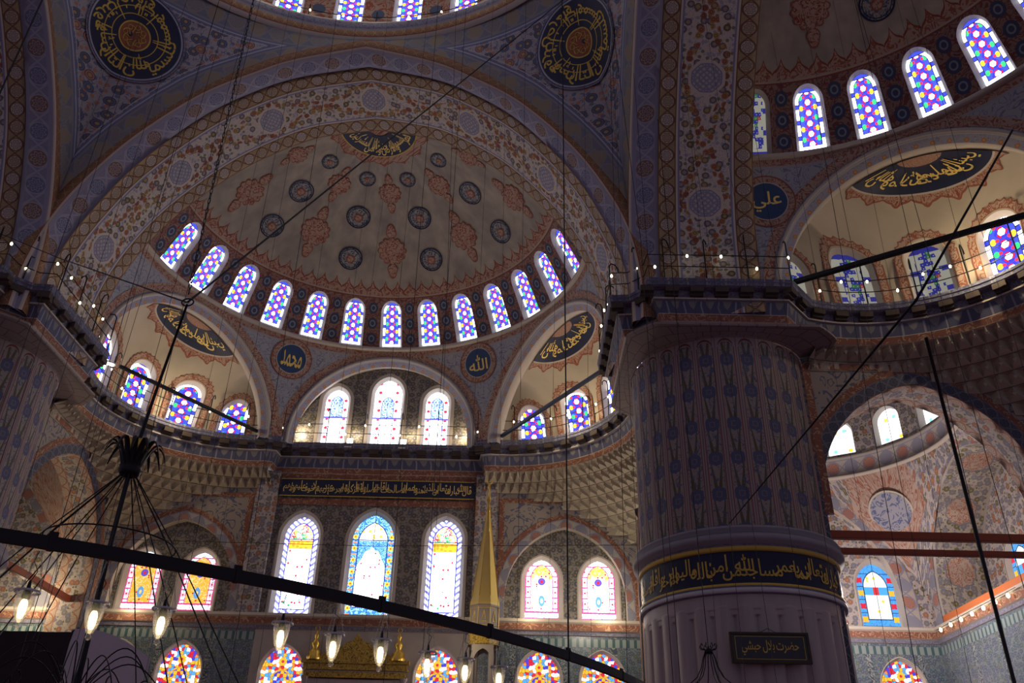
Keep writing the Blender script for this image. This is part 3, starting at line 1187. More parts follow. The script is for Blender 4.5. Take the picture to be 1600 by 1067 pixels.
def build_pendentive(xf, label):
    """corner between two great arches; built for the +x +y corner"""
    half = [(x, YA0 - .02, z) for x, z in A0 if x >= 0]           # +y arch, x from 10.3 to 0
    half = half[::-1]                                        # x: 0 -> 10.3
    lo = [p for p in half if p[0] < 10.14] + [(10.14, 10.14, 19.2)]
    low = lo + [(p[1], p[0], p[2]) for p in reversed(lo[:-1])]
    edge = [Vector(p) for p in low]
    P = []; UV = []; U2 = []
    n = 14
    L = [0]
    for p, q in zip(low, low[1:]): L.append(L[-1] + (Vector(p) - Vector(q)).length)
    for i, p in enumerate(low):
        a = atan2(p[0], p[1])
        r0 = hypot(p[0], p[1]); z0 = p[2]
        col = []; cu = []; c2 = []
        ln = hypot(r0 - RING_R, RING_Z - z0)
        bul = ln * ln / (8 * 14.5) * .95
        nx, nz = (RING_Z - z0) / ln, (r0 - RING_R) / ln
        for k in range(n + 1):
            t = k / n
            r = lerp(r0, RING_R, t) + nx * bul * 4 * t * (1 - t)
            z = lerp(z0, RING_Z, t) + nz * bul * 4 * t * (1 - t)
            q = Vector((r * sin(a), r * cos(a), z))
            col.append(tuple(q))
            # distance to the lower edge
            best = min(((q - e).length, j) for j, e in enumerate(edge))
            dr = (1 - t) * ln
            cu.append((L[best[1]], best[0])); c2.append((a * RING_R, dr))
        P.append(col); UV.append(cu); U2.append(c2)
    mb = MB()
    mb.grid(P, UV, 0, True, UV2=U2)
    o = mb.build('pendentive', MATS['pendentive_paint'], xf=xf)
    return struct(o, label)


# main dome: ring cornice, window drum, lower shell
def build_main_dome():
    mb = MB()
    prof = [(10.55, 29.75), (10.35, 29.85), (10.30, 30.15), (10.42, 30.22), (10.30, 30.30), (10.28, 30.62), (10.42, 30.70), (10.42, 30.86), (11.25, 30.9)]
    for i in range(len(prof) - 1):
        mb.lathe([prof[i], prof[i + 1]], n=96, mi=[3, 0, 3, 1, 2, 1, 3, 2][i])
    ob = mb.build('ring_cornice', [MATS['red_rope'], MATS['cornice_mould'], MATS['soffit_dark'], MATS['trim_pale']])
    struct(ob, 'round cornice under the main dome windows')
    R = 11.2
    mp = lambda s, t, d=0.0: ((R + d) * sin(s / R), (R + d) * cos(s / R), t)
    step = 2 * pi / 28
    mb = MB()
    holes = [((k + .5) * step * R, .62, 30.9, 4.1, 1.0) for k in range(-14, 14)]
    uvd = lambda s, t: (s + R * step * 0, t)
    holed(mb, -pi * R, pi * R, 30.88, 35.6, holes, mp, uvd, nt=4, ds=.9, smooth=True)
    # shell of the dome above
    els = [k * 90 / 14 for k in range(15)]
    azs = [k * 2 * pi / 56 for k in range(57)]
    mb.grid([[(R * cos(e * pi / 180) * sin(a), R * cos(e * pi / 180) * cos(a), 35.6 + 7.0 * sin(e * pi / 180)) for e in els] for a in azs],
            [[(a * R, 4.7 + e * .15) for e in els] for a in azs], 1)
    o = mb.build('ceiling', [MATS['drum_paint'], MATS['plaster_beige']])
    struct(o, 'main dome')
    for k in range(-14, 14):
        window(mp, (k + .5) * step * R, 30.95, .50, 3.9, 1.0, 'glass_drum', .12, .3)


# ------------------------------------------------------------------ exedra (built for the +x side of the mihrab half dome)
EC = (5.73, 17.75); ER = 5.45
_T = [dm(s, t, .5) for s, t in smooth_curve(ol(EXA, AB, EXW - .42, EXH - .46, 1.0, 24), 81)]
EA0, EA1 = 101.0, -36.0
EL = RAD(EA0 - EA1) * ER


def em(s, t, d=0.0):
    """exedra inner surface: s along the rim (0..EL), t height above the gallery (m)"""
    f = min(1, max(0, s / EL))
    a = RAD(EA0 + (EA1 - EA0) * s / EL)
    rx, ry = EC[0] + (ER + d) * cos(a), EC[1] + (ER + d) * sin(a)
    z0 = ZG - .2
    x = .5 - .5 * cos(pi * f)
    x = .35 * x + .65 * f
    g = x * 80
    i = min(79, int(g)); T = lerp2(_T[i], _T[i + 1], g - i)
    H = max(3.0, T[2] - z0)
    q = min(1, max(0, t / H))
    k = 1 - (1 - q ** 2.4) ** (1 / 2.0)
    return (lerp(rx, T[0], k), lerp(ry, T[1], k), z0 + min(t, H))


def em_top(s):
    f = min(1, max(0, s / EL)); x = .5 - .5 * cos(pi * f); x = .35 * x + .65 * f
    g = x * 80; i = min(79, int(g)); return max(3.0, lerp2(_T[i], _T[i + 1], g - i)[2] - (ZG - .2))


def rimaz(az): return (EA0 - az) / (EA0 - EA1) * EL


EXWIN = [(76, 1.95), (52, 2.35), (28, 2.4), (3.5, 2.35), (-21, 2.0)]


def build_exedra(xf, glass, label, wins=range(5)):
    mb = MB()
    nS, nT = 90, 18
    S = [EL * k / nS for k in range(nS + 1)]
    holes = [(rimaz(az), .56 + .12, .1, h + .12, 1.0) for az, h in EXWIN]
    # lower part with window holes, in slices that follow the shell
    SS = set(S)
    for (sc, w, tb, h, kd) in holes:
        for k in range(15): SS.add(sc - w * cos(pi * k / 14))
    SS = sorted(SS)
    for a, b in zip(SS, SS[1:]):
        if b - a < 1e-4: continue
        lo_a = lo_b = 0.0
        m = (a + b) / 2
        for (sc, w, tb, h, kd) in holes:
            if abs(m - sc) < w:
                top, zs = parch(w, h, kd)
                lo_a = tb + top(max(-w, min(w, a - sc))); lo_b = tb + top(max(-w, min(w, b - sc)))
        Ha, Hb = em_top(a), em_top(b)
        lo_a = min(lo_a, Ha); lo_b = min(lo_b, Hb)
        for j in range(nT):
            # denser towards the crown
            f0, f1 = 1 - (1 - j / nT) ** 2.0, 1 - (1 - (j + 1) / nT) ** 2.0
            q = [(a, lerp(lo_a, Ha, f0)), (b, lerp(lo_b, Hb, f0)), (b, lerp(lo_b, Hb, f1)), (a, lerp(lo_a, Ha, f1))]
            mb.face([em(*p) for p in q], [(p[0], p[1]) for p in q], 0, True)
    o = mb.build('exedra_dome', MATS['plaster_beige'], xf=xf)
    struct(o, label)
    for i, (az, h) in enumerate(EXWIN):
        sc = rimaz(az)
        # painted red fringe round each window
        mb = MB()
        A = ol(sc, .1, .56 + .16, h + .16, 1.0, 40)
        B = []
        for k, (x, z) in enumerate(ol(sc, .1, .56 + .43, h + .45, 1.0, 40)):
            f = .07 * abs(sin(k * pi / 6)) if 2 < k < 80 else 0
            cx, cz = sc, .1 + h - .56
            dx, dz = x - cx, max(0, z - cz); l = hypot(dx, dz) or 1
            B.append((x - dx / l * f, z - dz / l * f))
        strip(mb, B, A, em, 0, -.03, -.03, smooth=False)
        Bi = [(lerp(a[0], b[0], .16), lerp(a[1], b[1], .16)) for a, b in zip(B, A)]
        strip(mb, B, Bi, em, 1, -.04, -.04, smooth=False)
        Ai = [(lerp(a[0], b[0], .1), lerp(a[1], b[1], .1)) for a, b in zip(A, B)]
        strip(mb, Ai, A, em, 1, -.04, -.04, smooth=False)
        mb.build('window_border', [MATS['arabesque_red'], MATS['brick_red_paint']], o, xf=xf)
        if i in wins:
            window(em, sc, .1, .56, h, 1.0, glass(i), .12, .25, trim='trim_pale', xf=xf, base=False)
    return o


# ------------------------------------------------------------------ gallery: cornice path (+x half), wall side is on the left
def arc(c, r, a0, a1, n):
    return [(c[0] + r * cos(RAD(lerp(a0, a1, k / n))), c[1] + r * sin(RAD(lerp(a0, a1, k / n)))) for k in range(n + 1)]


PF = 9.32
_half = [(0, 23.15), (4.35, 23.15), (4.42, 22.55), (4.95, 22.42)] + arc((5.72, 17.5), 4.93, 97, -17, 26) + [(PF, 15.1), (PF, 10.4), (9.95, 10.35)]
_half2 = [(y, x) for x, y in reversed(_half)]
RIM = _half + _half2


def offset_path(path, d):
    out = []
    n = len(path)
    for i, p in enumerate(path):
        a = path[max(0, i - 1)]; b = path[min(n - 1, i + 1)]
        v1 = (p[0] - a[0], p[1] - a[1]) if i else (b[0] - p[0], b[1] - p[1])
        v2 = (b[0] - p[0], b[1] - p[1]) if i < n - 1 else v1
        l1 = hypot(*v1) or 1; l2 = hypot(*v2) or 1
        n1 = (-v1[1] / l1, v1[0] / l1); n2 = (-v2[1] / l2, v2[0] / l2)
        m = (n1[0] + n2[0], n1[1] + n2[1]); ml = hypot(*m) or 1
        m = (m[0] / ml, m[1] / ml)
        c = max(.45, m[0] * n1[0] + m[1] * n1[1])
        out.append((p[0] + m[0] * d / c, p[1] + m[1] * d / c))
    return out


def sweep(mb, path, prof, mi):
    L = [0]
    for p, q in zip(path, path[1:]): L.append(L[-1] + hypot(p[0] - q[0], p[1] - q[1]))
    rows = [[(x, y, z) for x, y in offset_path(path, d)] for d, z in prof]
    for k in range(len(prof) - 1):
        w = hypot(prof[k][0] - prof[k + 1][0], prof[k][1] - prof[k + 1][1])
        mb.grid([rows[k], rows[k + 1]], [[(l, w) for l in L], [(l, 0) for l in L]], mi[k], False)


def build_cornice(xf, label):
    mb = MB()
    z = ZG
    prof = [(1.1, z), (0, z), (0, z - .10), (.03, z - .12), (.03, z - .24), (.10, z - .28), (.28, z - .32), (.32, z - .56), (.26, z - .58), (.26, z - .64), (.34, z - .66), (.44, z - 1.08), (.44, z - 1.10), (.50, z - 1.32), (.55, z - 1.36)]
    mats = ['cornice_mould', 'cornice_slab', 'soffit_dark', 'leaf_band', 'arabesque_redband', 'dark_bracket', 'trim_pale']
    mi = [0, 1, 0, 1, 2, 2, 2, 0, 6, 0, 3, 6, 4, 6]
    sweep(mb, RIM, prof, mi)
    # brackets under the slab
    acc = 0.0
    nxt = .3
    for p, q in zip(RIM, RIM[1:]):
        l = hypot(q[0] - p[0], q[1] - p[1])
        while l > 0 and nxt <= acc + l:
            t = (nxt - acc) / l
            x, y = lerp(p[0], q[0], t), lerp(p[1], q[1], t)
            rz = atan2(q[1] - p[1], q[0] - p[0])
            ox, oy = -sin(rz) * .19, cos(rz) * .19
            mb.box((x + ox, y + oy, z - .37), (.42, .30, .20), rz, 5)
            mb.box((x + ox * 1.35, y + oy * 1.35, z - .50), (.42, .18, .10), rz, 5)
            nxt += .80
        acc += l
    o = mb.build('gallery_cornice', [MATS[m] for m in mats], xf=xf)
    return struct(o, label)


# ------------------------------------------------------------------ piers
PC = (13.3, 13.3); PR = 2.95


def build_pier(xf, label):
    root = empty('pier')
    struct(root, label)
    mb = MB()
    # capital: ashlar courses from the square abacus in to the round shaft
    n = 96
    sq = []
    h = PC[0] - PF - .55
    for k in range(n + 1):
        a = 2 * pi * k / n
        r = h / max(abs(cos(a)), abs(sin(a)))
        r = min(r, h * 1.26)
        sq.append((r * cos(a), r * sin(a)))
    rows = []
    for z, f in ((ZG - 1.34, 0), (ZG - 1.42, 0), (ZG - 1.46, .35), (ZG - 1.50, .6), (ZG - 1.54, .86), (ZG - 1.58, 1)):
        rows.append([(PC[0] + lerp(x, PR * 1.01 * cos(2 * pi * k / n), f), PC[1] + lerp(y, PR * 1.01 * sin(2 * pi * k / n), f), z) for k, (x, y) in enumerate(sq)])
    UV = [[(2 * pi * k / n * 3.2, j * .30) for k in range(n + 1)] for j in range(len(rows))]
    mb.grid(rows, UV, 0, False)
    mb.build('capital', MATS['stone_courses'], root, xf=xf)
    # painted shaft, gently fluted
    mb = MB()
    N = 28; z0, z1 = 9.72, ZG - 1.56
    P = []; UV = []
    for j in range(8):
        t = j / 7
        row = []; uv = []
        for k in range(N * 8 + 1):
            a = 2 * pi * k / (N * 8)
            fl = k / 8
            r = PR - .035 * (1 - abs((fl % 1) - .5) * 2) ** .5 * (1 if t < .97 else 0)
            row.append((PC[0] + r * cos(a), PC[1] + r * sin(a), lerp(z0, z1, t))); uv.append((fl, (z1 - z0) * t + 6.3 - (z1 - z0) + .11))
        P.append(row); UV.append(uv)
    mb.grid(P, UV, 0)
    mb.build('painted_shaft', MATS['pier_shaft_paint'], root, xf=xf)
    # mouldings, inscription band, lower mouldings
    mb = MB()
    prof = [(2.93, 9.74), (3.12, 9.66), (3.16, 9.58), (3.04, 9.50), (3.10, 9.46), (3.22, 9.36), (3.20, 9.24), (3.06, 9.16), (3.03, 9.10), (3.05, 9.06), (3.05, 8.98), (2.99, 8.96)]
    mi = [1, 0, 0, 1, 0, 0, 0, 1, 2, 2, 2]
    for i in range(len(prof) - 1): mb.lathe([prof[i], prof[i + 1]], (PC[0], PC[1], 0), 80, mi=mi[i])
    mb.lathe([(2.985, 8.97), (2.985, 8.06)], (PC[0], PC[1], 0), 96, mi=3)
    pr2 = [(2.99, 8.06), (3.04, 8.05), (3.05, 7.98), (3.00, 7.95), (3.08, 7.90), (3.06, 7.80), (2.96, 7.76)]
    m2 = [2, 2, 1, 4, 4, 1]
    for i in range(len(pr2) - 1): mb.lathe([pr2[i], pr2[i + 1]], (PC[0], PC[1], 0), 80, mi=m2[i])
    mb.build('moulding', [MATS['cornice_mould'], MATS['soffit_dark'], MATS['gold_paint'], MATS['navy_paint'], MATS['silver_paint']], root, xf=xf)
    # lower shaft: convex marble reeds with scalloped heads
    mb = MB()
    N = 30
    P = []; UV = []
    zs = [0, 2, 4, 6, 7.0, 7.15] + [7.2 + .02 * q for q in range(16)] + [7.6, 7.78]
    for z in zs:
        row = []; uv = []
        for k in range(N * 10 + 1):
            a = 2 * pi * k / (N * 10); f = (k / 10) % 1
            x = abs(f - .5) * 2
            head = 7.22 + .26 * sqrt(max(0, 1 - x * x))
            bump = .17 * sqrt(max(0, 1 - x * x * .98)) if z < head else .0
            r = 2.83 + bump if z < head else 2.97
            row.append((PC[0] + r * cos(a), PC[1] + r * sin(a), z)); uv.append((a * 2.9, z))
        P.append(row); UV.append(uv)
    mb.grid(P, UV, 0)
    mb.build('marble_shaft', MATS['grey_marble'], root, xf=xf)
    return root


# ------------------------------------------------------------------ muqarnas corner under an exedra
WX, WY = 11.6, 23.7
def build_muqarnas(xf, label):
    ec = (5.72, 17.5)
    rows = 8
    ztop, dz = ZG - 1.34, .37
    N = 30
    def wall_r(az):
        a = RAD(az); r = 99
        if cos(a) > 1e-6: r = min(r, (WX - ec[0]) / cos(a))
        if sin(a) > 1e-6: r = min(r, (WY - ec[1]) / sin(a))
        return r
    def P(k, az, z):
        r = min(5.42 + 3.2 * (k / rows) ** .95, wall_r(az) - .01)
        a = RAD(az)
        return (ec[0] + r * cos(a), ec[1] + r * sin(a), z)
    mb = MB()
    st = (98.5 - -15) / N
    for k in range(rows):
        z0 = ztop - dz * k; z1 = z0 - dz
        off = .5 * (k % 2)
        for i in range(-1, N + 1):
            aL = max(-15, min(98.5, 98.5 - st * (i + off))); aR = max(-15, min(98.5, 98.5 - st * (i + 1 + off)))
            if aL - aR < .2: continue
            aM = (aL + aR) / 2
            A, B = P(k, aL, z0), P(k, aR, z0)
            flush = wall_r(aM) - .02 <= 5.42 + 3.2 * (k / rows) ** .95
            if flush: continue
            zb = z0 - dz * .55
            A1, B1 = P(k, aL, zb), P(k, aR, zb)
            M0 = P(k + .55, aM, z0 - dz * .12)            # recess of the niche
            M1 = P(k + 1.0, aM, zb - dz * .15)
            C0_, C1_ = P(k + 1, aL, z1), P(k + 1, aR, z1)
            T = P(k + 1, aM, z1)
            for q in ((A, B, M0), (A, M0, M1), (A, M1, A1), (M0, B, M1), (B, B1, M1), (A1, M1, T), (M1, B1, T), (A1, T, C0_), (B1, C1_, T)):
                mb.face(q, [(p_[0] + p_[1], p_[2]) for p_ in q], 0)
            # small pendant tip between neighbouring niches
            tip = P(k + .15, aL, zb - dz * .30)
            lft, rgt = P(k, min(98.5, aL + st * .16), zb), P(k, max(-15, aL - st * .16), zb)
            bk = P(k + .5, aL, zb)
            for q in ((lft, rgt, tip), (rgt, bk, tip), (bk, lft, tip)): mb.face(q, [(p_[0] + p_[1], p_[2]) for p_ in q], 0)
            for (p_, q_) in ((C0_, T), (T, C1_)):
                mb.face([p_, q_, (q_[0], q_[1], q_[2] - .022), (p_[0], p_[1], p_[2] - .022)], mi=1)
    o = mb.build('muqarnas', [MATS['muqarnas_stone'], MATS['muqarnas_line']], xf=xf)
    return struct(o, label)

# ------------------------------------------------------------------ lower walls
def qm(s, t, d=0.0): return (s, WY + d, t)


def bandrow(mb, mp, s0, s1, z0, z1, d, mi):
    n = max(1, int(abs(s1 - s0) / 1.0))
    P = [[mp(lerp(s0, s1, k / n), z0, d) for k in range(n + 1)], [mp(lerp(s0, s1, k / n), z1, d) for k in range(n + 1)]]
    mb.grid(P, [[(lerp(s0, s1, k / n), 0) for k in range(n + 1)], [(lerp(s0, s1, k / n), z1 - z0) for k in range(n + 1)]], mi, False)


def profile_run(mb, mp, s0, s1, prof, mi):
    for k in range(len(prof) - 1):
        (d0, z0), (d1, z1) = prof[k], prof[k + 1]
        n = max(1, int(abs(s1 - s0) / 1.0))
        S = [lerp(s0, s1, i / n) for i in range(n + 1)]
        w = hypot(d0 - d1, z0 - z1)
        mb.grid([[mp(s, z0, d0) for s in S], [mp(s, z1, d1) for s in S]], [[(s, 0) for s in S], [(s, w) for s in S]], mi[k], False)


LOWC = [(0, 9.92), (-.22, 9.9), (-.25, 9.78), (-.18, 9.72), (-.16, 9.46), (-.08, 9.42), (-.06, 9.28), (0, 9.26)]
LOWM = [0, 0, 0, 1, 0, 2, 0]
LOWMATS = ['trim_pale', 'arabesque_redband', 'soffit_dark']

# centre bay of the mihrab wall
mb = MB()
cw = [(0, .92, 10.0, 4.37, 1.3), (-3.2, .73, 9.95, 4.25, 1.3), (3.2, .73, 9.95, 4.25, 1.3)]
tr = .16
holed(mb, -4.5, 4.5, 9.9, 14.85, [(s, w + tr, b - .1, h + tr + .1, k) for s, w, b, h, k in cw], qm, nt=4, ds=1, mi=0)
lw = [(-3.2, .85, 5.6, 3.02, 1.3), (3.2, .85, 5.6, 3.02, 1.3)]
holed(mb, -4.5, 4.5, 0, 9.9, [(s, w + .1, b, h + .1, k) for s, w, b, h, k in lw], qm, nt=4, ds=1, mi=1)
bandrow(mb, qm, -4.5, 4.5, 14.85, 16.3, 0, 0)
bandrow(mb, qm, -4.45, 4.45, 15.93, 16.22, -.03, 2)
bandrow(mb, qm, -4.45, 4.45, 14.72, 15.04, -.03, 2)
profile_run(mb, qm, -4.5, 4.5, LOWC, [3 + m for m in LOWM])
wb = mb.build('wall_back', [MATS['floral_dark'], MATS['plaster_grey'], MATS['arabesque_redband']] + [MATS[m] for m in LOWMATS])
struct(wb)
for (s, w, b, h, k), gl in zip(cw, ('glass_flora', 'glass_braid', 'glass_braid')):
    window(qm, s, b, w, h, k, gl, tr, .22, trim='plaster_grey', ring=.14)
for (s, w, b, h, k) in lw:
    window(qm, s, b, w, h, k, 'glass_mosaic', .10, .18, trim='trim_pale', ring=.04)
# tympanum above the gallery
mb = MB()
tmp_ = lambda s, t, d=0.0: (s, 23.78 + d, t)
tw = [(0, .66, 17.0, 4.25, 1.2), (-2.46, .54, 17.0, 3.68, 1.2), (2.40, .54, 17.0, 3.68, 1.2)]
holed(mb, -4.7, 4.7, 16.6, 22.6, [(s, w + .14, b, h + .14, k) for s, w, b, h, k in tw], tmp_, nt=4, ds=1)
o = mb.build('wall_tympanum', MATS['floral_dark']); struct(o)
for i, (s, w, b, h, k) in enumerate(tw):
    window(tmp_, s, b, w, h, k, 'glass_tymp', .14, .2, trim='trim_pale', ring=.16, base=False)


def build_flank(xf, wins, label, lowest=True):
    """wall beside the mihrab bay: niche with two windows, pilaster, spandrels"""
    mb = MB()
    nx, nw, nb, nh = 8.5, 2.62, 9.85, 4.1
    # pilaster
    for (s0, s1, d) in ((4.5, 4.5, 0), ):
        pass
    P = [(4.5, 0), (4.5, -.22), (5.45, -.22), (5.45, 0)]
    for (a, b) in zip(P, P[1:]):
        mb.grid([[qm(a[0], 9.9, a[1]), qm(a[0], 16.25, a[1])], [qm(b[0], 9.9, b[1]), qm(b[0], 16.25, b[1])]],
                [[(a[0] + a[1], 9.9), (a[0] + a[1], 16.25)], [(b[0] + b[1], 9.9), (b[0] + b[1], 16.25)]], 4, False)
    holed(mb, 5.4, WX, 9.9, 16.3, [(nx, nw, nb, nh, 1.22)], qm, nt=4, ds=.8, mi=0)
    A = ol(nx, nb, nw, nh, 1.22, 14)
    strip(mb, A, A, qm, 1, 0, .38)                                       # niche soffit
    R2 = ol(nx, nb, nw + .36, nh + .38, 1.22, 14)
    strip(mb, [(x, z) for x, z in R2 if True], A, qm, 2, -.03, -.03)     # painted ring
    R3 = ol(nx, nb, nw + .56, nh + .60, 1.22, 14)
    strip(mb, [(max(5.5, min(WX, x)), z) for x, z in R3], [(max(5.5, min(WX, x)), z) for x, z in R2], qm, 3, -.025, -.025)
    # spandrel frame
    bandrow(mb, qm, 5.55, 8.5, 15.02, 15.24, -.025, 3)
    bandrow(mb, qm, 5.55, 5.80, 12.0, 15.24, -.03, 3)
    back = lambda s, t, d=0.0: qm(s, t, d + .38)
    fw = [(7.5, .72, 10.05, 2.55, 1.25), (9.97, .72, 10.05, 2.55, 1.25)]
    holed(mb, nx - nw - .1, nx + nw + .1, 9.7, 14.3, [(s, w + .16, b - .12, h + .28, k) for s, w, b, h, k in fw], back, nt=4, ds=.8, mi=5)
    lw = [(7.4, .85, 5.6, 3.02, 1.3), (10.0, .85, 5.6, 3.02, 1.3)]
    holed(mb, 4.5, WX + .2, 0, 9.9, [(s, w + .1, b, h + .1, k) for s, w, b, h, k in lw], qm, nt=4, ds=1, mi=6)
    profile_run(mb, qm, 4.5, WX, LOWC, [7 + m for m in LOWM])
    o = mb.build('wall_flank', [MATS['leafscroll_blue'], MATS['trim_pale'], MATS['corner_ring'], MATS['arabesque_redband'], MATS['corner_paint'], MATS['floral_dark'], MATS['iznik_tiles']] + [MATS[m] for m in LOWMATS], xf=xf)
    struct(o, label)
    if wins:
        for (s, w, b, h, k) in fw:
            window(back, s, b, w, h, k, 'glass_rose' if xf is ID else 'glass_rose_warm', .16, .2, trim='trim_pale', ring=.06, xf=xf)
        for (s, w, b, h, k) in lw:
            window(qm, s, b, w, h, k, 'glass_mosaic', .10, .18, trim='trim_pale', ring=.04, xf=xf)


def sm(s, t, d=0.0): return (WX + d, s, t)      # side wall of the mihrab bay, s = y
SAC, SAW, SAH, SAB = 19.3, 3.5, 15.05, 0.0


def build_side(xf, label):
    mb = MB()
    holed(mb, 15.0, WY, 0, 16.3, [(SAC, SAW, SAB, SAH, 1.22)], sm, nt=4, ds=.8, mi=0, nh=24)
    A = ol(SAC, SAB, SAW, SAH, 1.22, 18)
    n = 3
    # soffit of the opening: edge, painted middle, edge (1.3 m deep)
    strip(mb, A, A, sm, 1, 0, .32); strip(mb, A, A, sm, 2, .32, 1.0); strip(mb, A, A, sm, 1, 1.0, 1.35)
    holed(mb, 12.9, WY + .6, 0, 16.6, [(SAC, SAW, SAB, SAH, 1.22)], lambda s, t: sm(s, t, 1.35), nt=4, ds=.8, mi=2, nh=24)
    R2 = ol(SAC, SAB, SAW + .42, SAH + .42, 1.22, 18)
    R3 = ol(SAC, SAB, SAW + .70, SAH + .70, 1.22, 18)
    cl = lambda P, f: [(x, z) for x, z in P]
    strip(mb, R2, A, sm, 3, -.03, -.03)
    strip(mb, [(min(WY, max(15.1, x)), min(16.2, z)) for x, z in R3], [(min(WY, max(15.1, x)), z) for x, z in R2], sm, 4, -.025, -.025)
    bandrow(mb, sm, 15.2, 19.6, 15.50, 15.75, -.03, 4)
    bandrow(mb, sm, 15.75, 16.0, 10.5, 15.75, -.035, 4)
    o = mb.build('wall_side', [MATS['leafscroll_blue'], MATS['red_guilloche'], MATS['corner_paint'], MATS['pier_ring'], MATS['arabesque_redband']], xf=xf)
    struct(o, label)


def f_pring(g):
    u, v = g.uv()
    return guill(g, u, v, .46, .5, (.085, .09, .13), (.05, .055, .085), (.17, .17, .22))


mat('pier_ring', f_pring)


def build_corner_bay(xf, label):
    """square bay behind the pier: two outer walls, arches, pendentives, drum with windows"""
    x0, x1 = WX + 1.35, 24.05
    c = (x0 + x1) / 2; hw = (x1 - x0) / 2
    mb = MB()
    ym = lambda s, t, d=0.0: (s, WY + d, t)
    xm = lambda s, t, d=0.0: (x1 + d, s, t)
    yb = lambda s, t, d=0.0: (s, WY + .5 + d, t)
    xb = lambda s, t, d=0.0: (x1 + 2.2 + d, s, t)
    cwn = (22.1, .80, 10.12, 2.68, 1.3)
    # mihrab-side wall with a shallow arched recess; outer wall with a deep one
    R = 4.4
    holed(mb, WX, x1 + 3, 9.9, 16.6, [(c, R, 9.85, 6.0, 1.15)], ym, nt=4, ds=.8, mi=0, nh=24)
    A = ol(c, 9.85, R, 6.0, 1.15, 16)
    strip(mb, A, A, ym, 1, 0, .5)
    strip(mb, ol(c, 9.85, R + .6, 6.55, 1.15, 16), A, ym, 2, -.03, -.03)
    holed(mb, c - R - .2, c + R + .2, 9.7, 16.2, [(cwn[0], cwn[1] + .16, cwn[2] - .12, cwn[3] + .28, cwn[4])], yb, nt=4, ds=.8, mi=0)
    holed(mb, 13, WY, 9.9, 16.6, [(c, R, 9.85, 6.0, 1.15)], xm, nt=4, ds=.8, mi=0, nh=24)
    strip(mb, A, A, xm, 4, 0, 2.2)
    strip(mb, ol(c, 9.85, R + .6, 6.55, 1.15, 16), A, xm, 2, -.03, -.03)
    ow = (20.3, .80, 10.12, 2.68, 1.3)
    holed(mb, 12, WY, 9.7, 16.4, [(ow[0], ow[1] + .16, ow[2] - .12, ow[3] + .28, ow[4])], xb, nt=4, ds=.8, mi=0)
    holed(mb, WX, x1, 0, 9.9, [(22.25, .95, 5.6, 3.12, 1.3)], ym, nt=4, ds=1, mi=5)
    holed(mb, 12, WY, 0, 9.9, [], xm, nt=4, ds=1, mi=5)
    profile_run(mb, ym, WX, x1, LOWC, [6 + m for m in LOWM])
    profile_run(mb, xm, 13, WY, LOWC, [6 + m for m in LOWM])
    # floor slab of the deep recess
    mb.face([(x1, 12, 9.9), (x1 + 2.2, 12, 9.9), (x1 + 2.2, WY, 9.9), (x1, WY, 9.9)], mi=1)
    # pendentives + round drum
    n = 72; rr = hw - .25
    P = []; UV = []
    for k in range(n + 1):
        a = 2 * pi * k / n
        m = max(abs(cos(a)), abs(sin(a)))
        sx, sy = hw * cos(a) / m, hw * sin(a) / m
        dd = abs(abs(cos(a)) - abs(sin(a)))
        zz = 15.9 - 5.0 * (1 - min(1, dd * 1.0)) ** 2
        P.append([lerp2((c + sx, c + sy, zz), (c + rr * cos(a), c + rr * sin(a), 16.35), t) for t in (0, .3, .6, 1)])
        UV.append([(a * rr, t * (16.35 - zz)) for t in (0, .3, .6, 1)])
    mb.grid(P, UV, lambda i, j: 3 if j >= 1 and abs(((i + .5) * 360 / n) % 90 - 45) < 14 else 0)
    mb.lathe([(rr + .02, 16.3), (rr - .12, 16.34), (rr - .12, 16.42), (rr - .02, 16.45)], (c, c, 0), 72, mi=1)
    mb.lathe([(rr - .02, 16.45), (rr, 17.2)], (c, c, 0), 72, mi=2)
    mb.lathe([(rr, 17.2), (rr - .1, 17.22), (rr - .1, 17.32), (rr + .05, 17.34)], (c, c, 0), 72, mi=9)
    dmp = lambda s, t, d=0.0: (c + (rr + d) * cos(s / rr), c + (rr + d) * sin(s / rr), t)
    dw = [RAD(11.0 + 24.4 * k) for k in range(-2, 6)]
    holed(mb, -pi * rr, pi * rr, 17.32, 19.8, [(a * rr, .66, 17.45, 1.75, 1.1) for a in dw], dmp, nt=3, ds=.7, mi=0, smooth=True)
    els = [k * 10 for k in range(10)]
    mb.grid([[(c + rr * cos(RAD(e)) * cos(2 * pi * k / 40), c + rr * cos(RAD(e)) * sin(2 * pi * k / 40), 19.8 + 3 * sin(RAD(e))) for e in els] for k in range(41)],
            [[(2 * pi * k / 40 * rr, e * .08) for e in els] for k in range(41)], 0)
    o = mb.build('corner_bay', [MATS['corner_paint'], MATS['trim_pale'], MATS['corner_ring'], MATS['corner_red'], MATS['rosette_panel'], MATS['iznik_tiles']] + [MATS[m] for m in LOWMATS] + [MATS['plaster_grey']], xf=xf)
    struct(o, label)
    # blue roundel on the far pendentive
    mb2 = MB()
    t = .62
    a = pi / 4
    q = P[n // 8]
    pa, pb = Vector(q[0]), Vector(q[3])
    nrm = Vector((-1, -1, -.9)).normalized()
    ctr = pa.lerp(pb, .70) + nrm * .12
    ux = Vector((1, -1, 0)).normalized(); uy = nrm.cross(ux)
    for rad, mi, d in ((.95, 0, 0), (.86, 1, .02)):
        mb2.face([ctr + nrm * d + ux * rad * cos(2 * pi * k / 40) + uy * rad * sin(2 * pi * k / 40) for k in range(40)],
                 [(rad * cos(2 * pi * k / 40), rad * sin(2 * pi * k / 40)) for k in range(40)], mi)
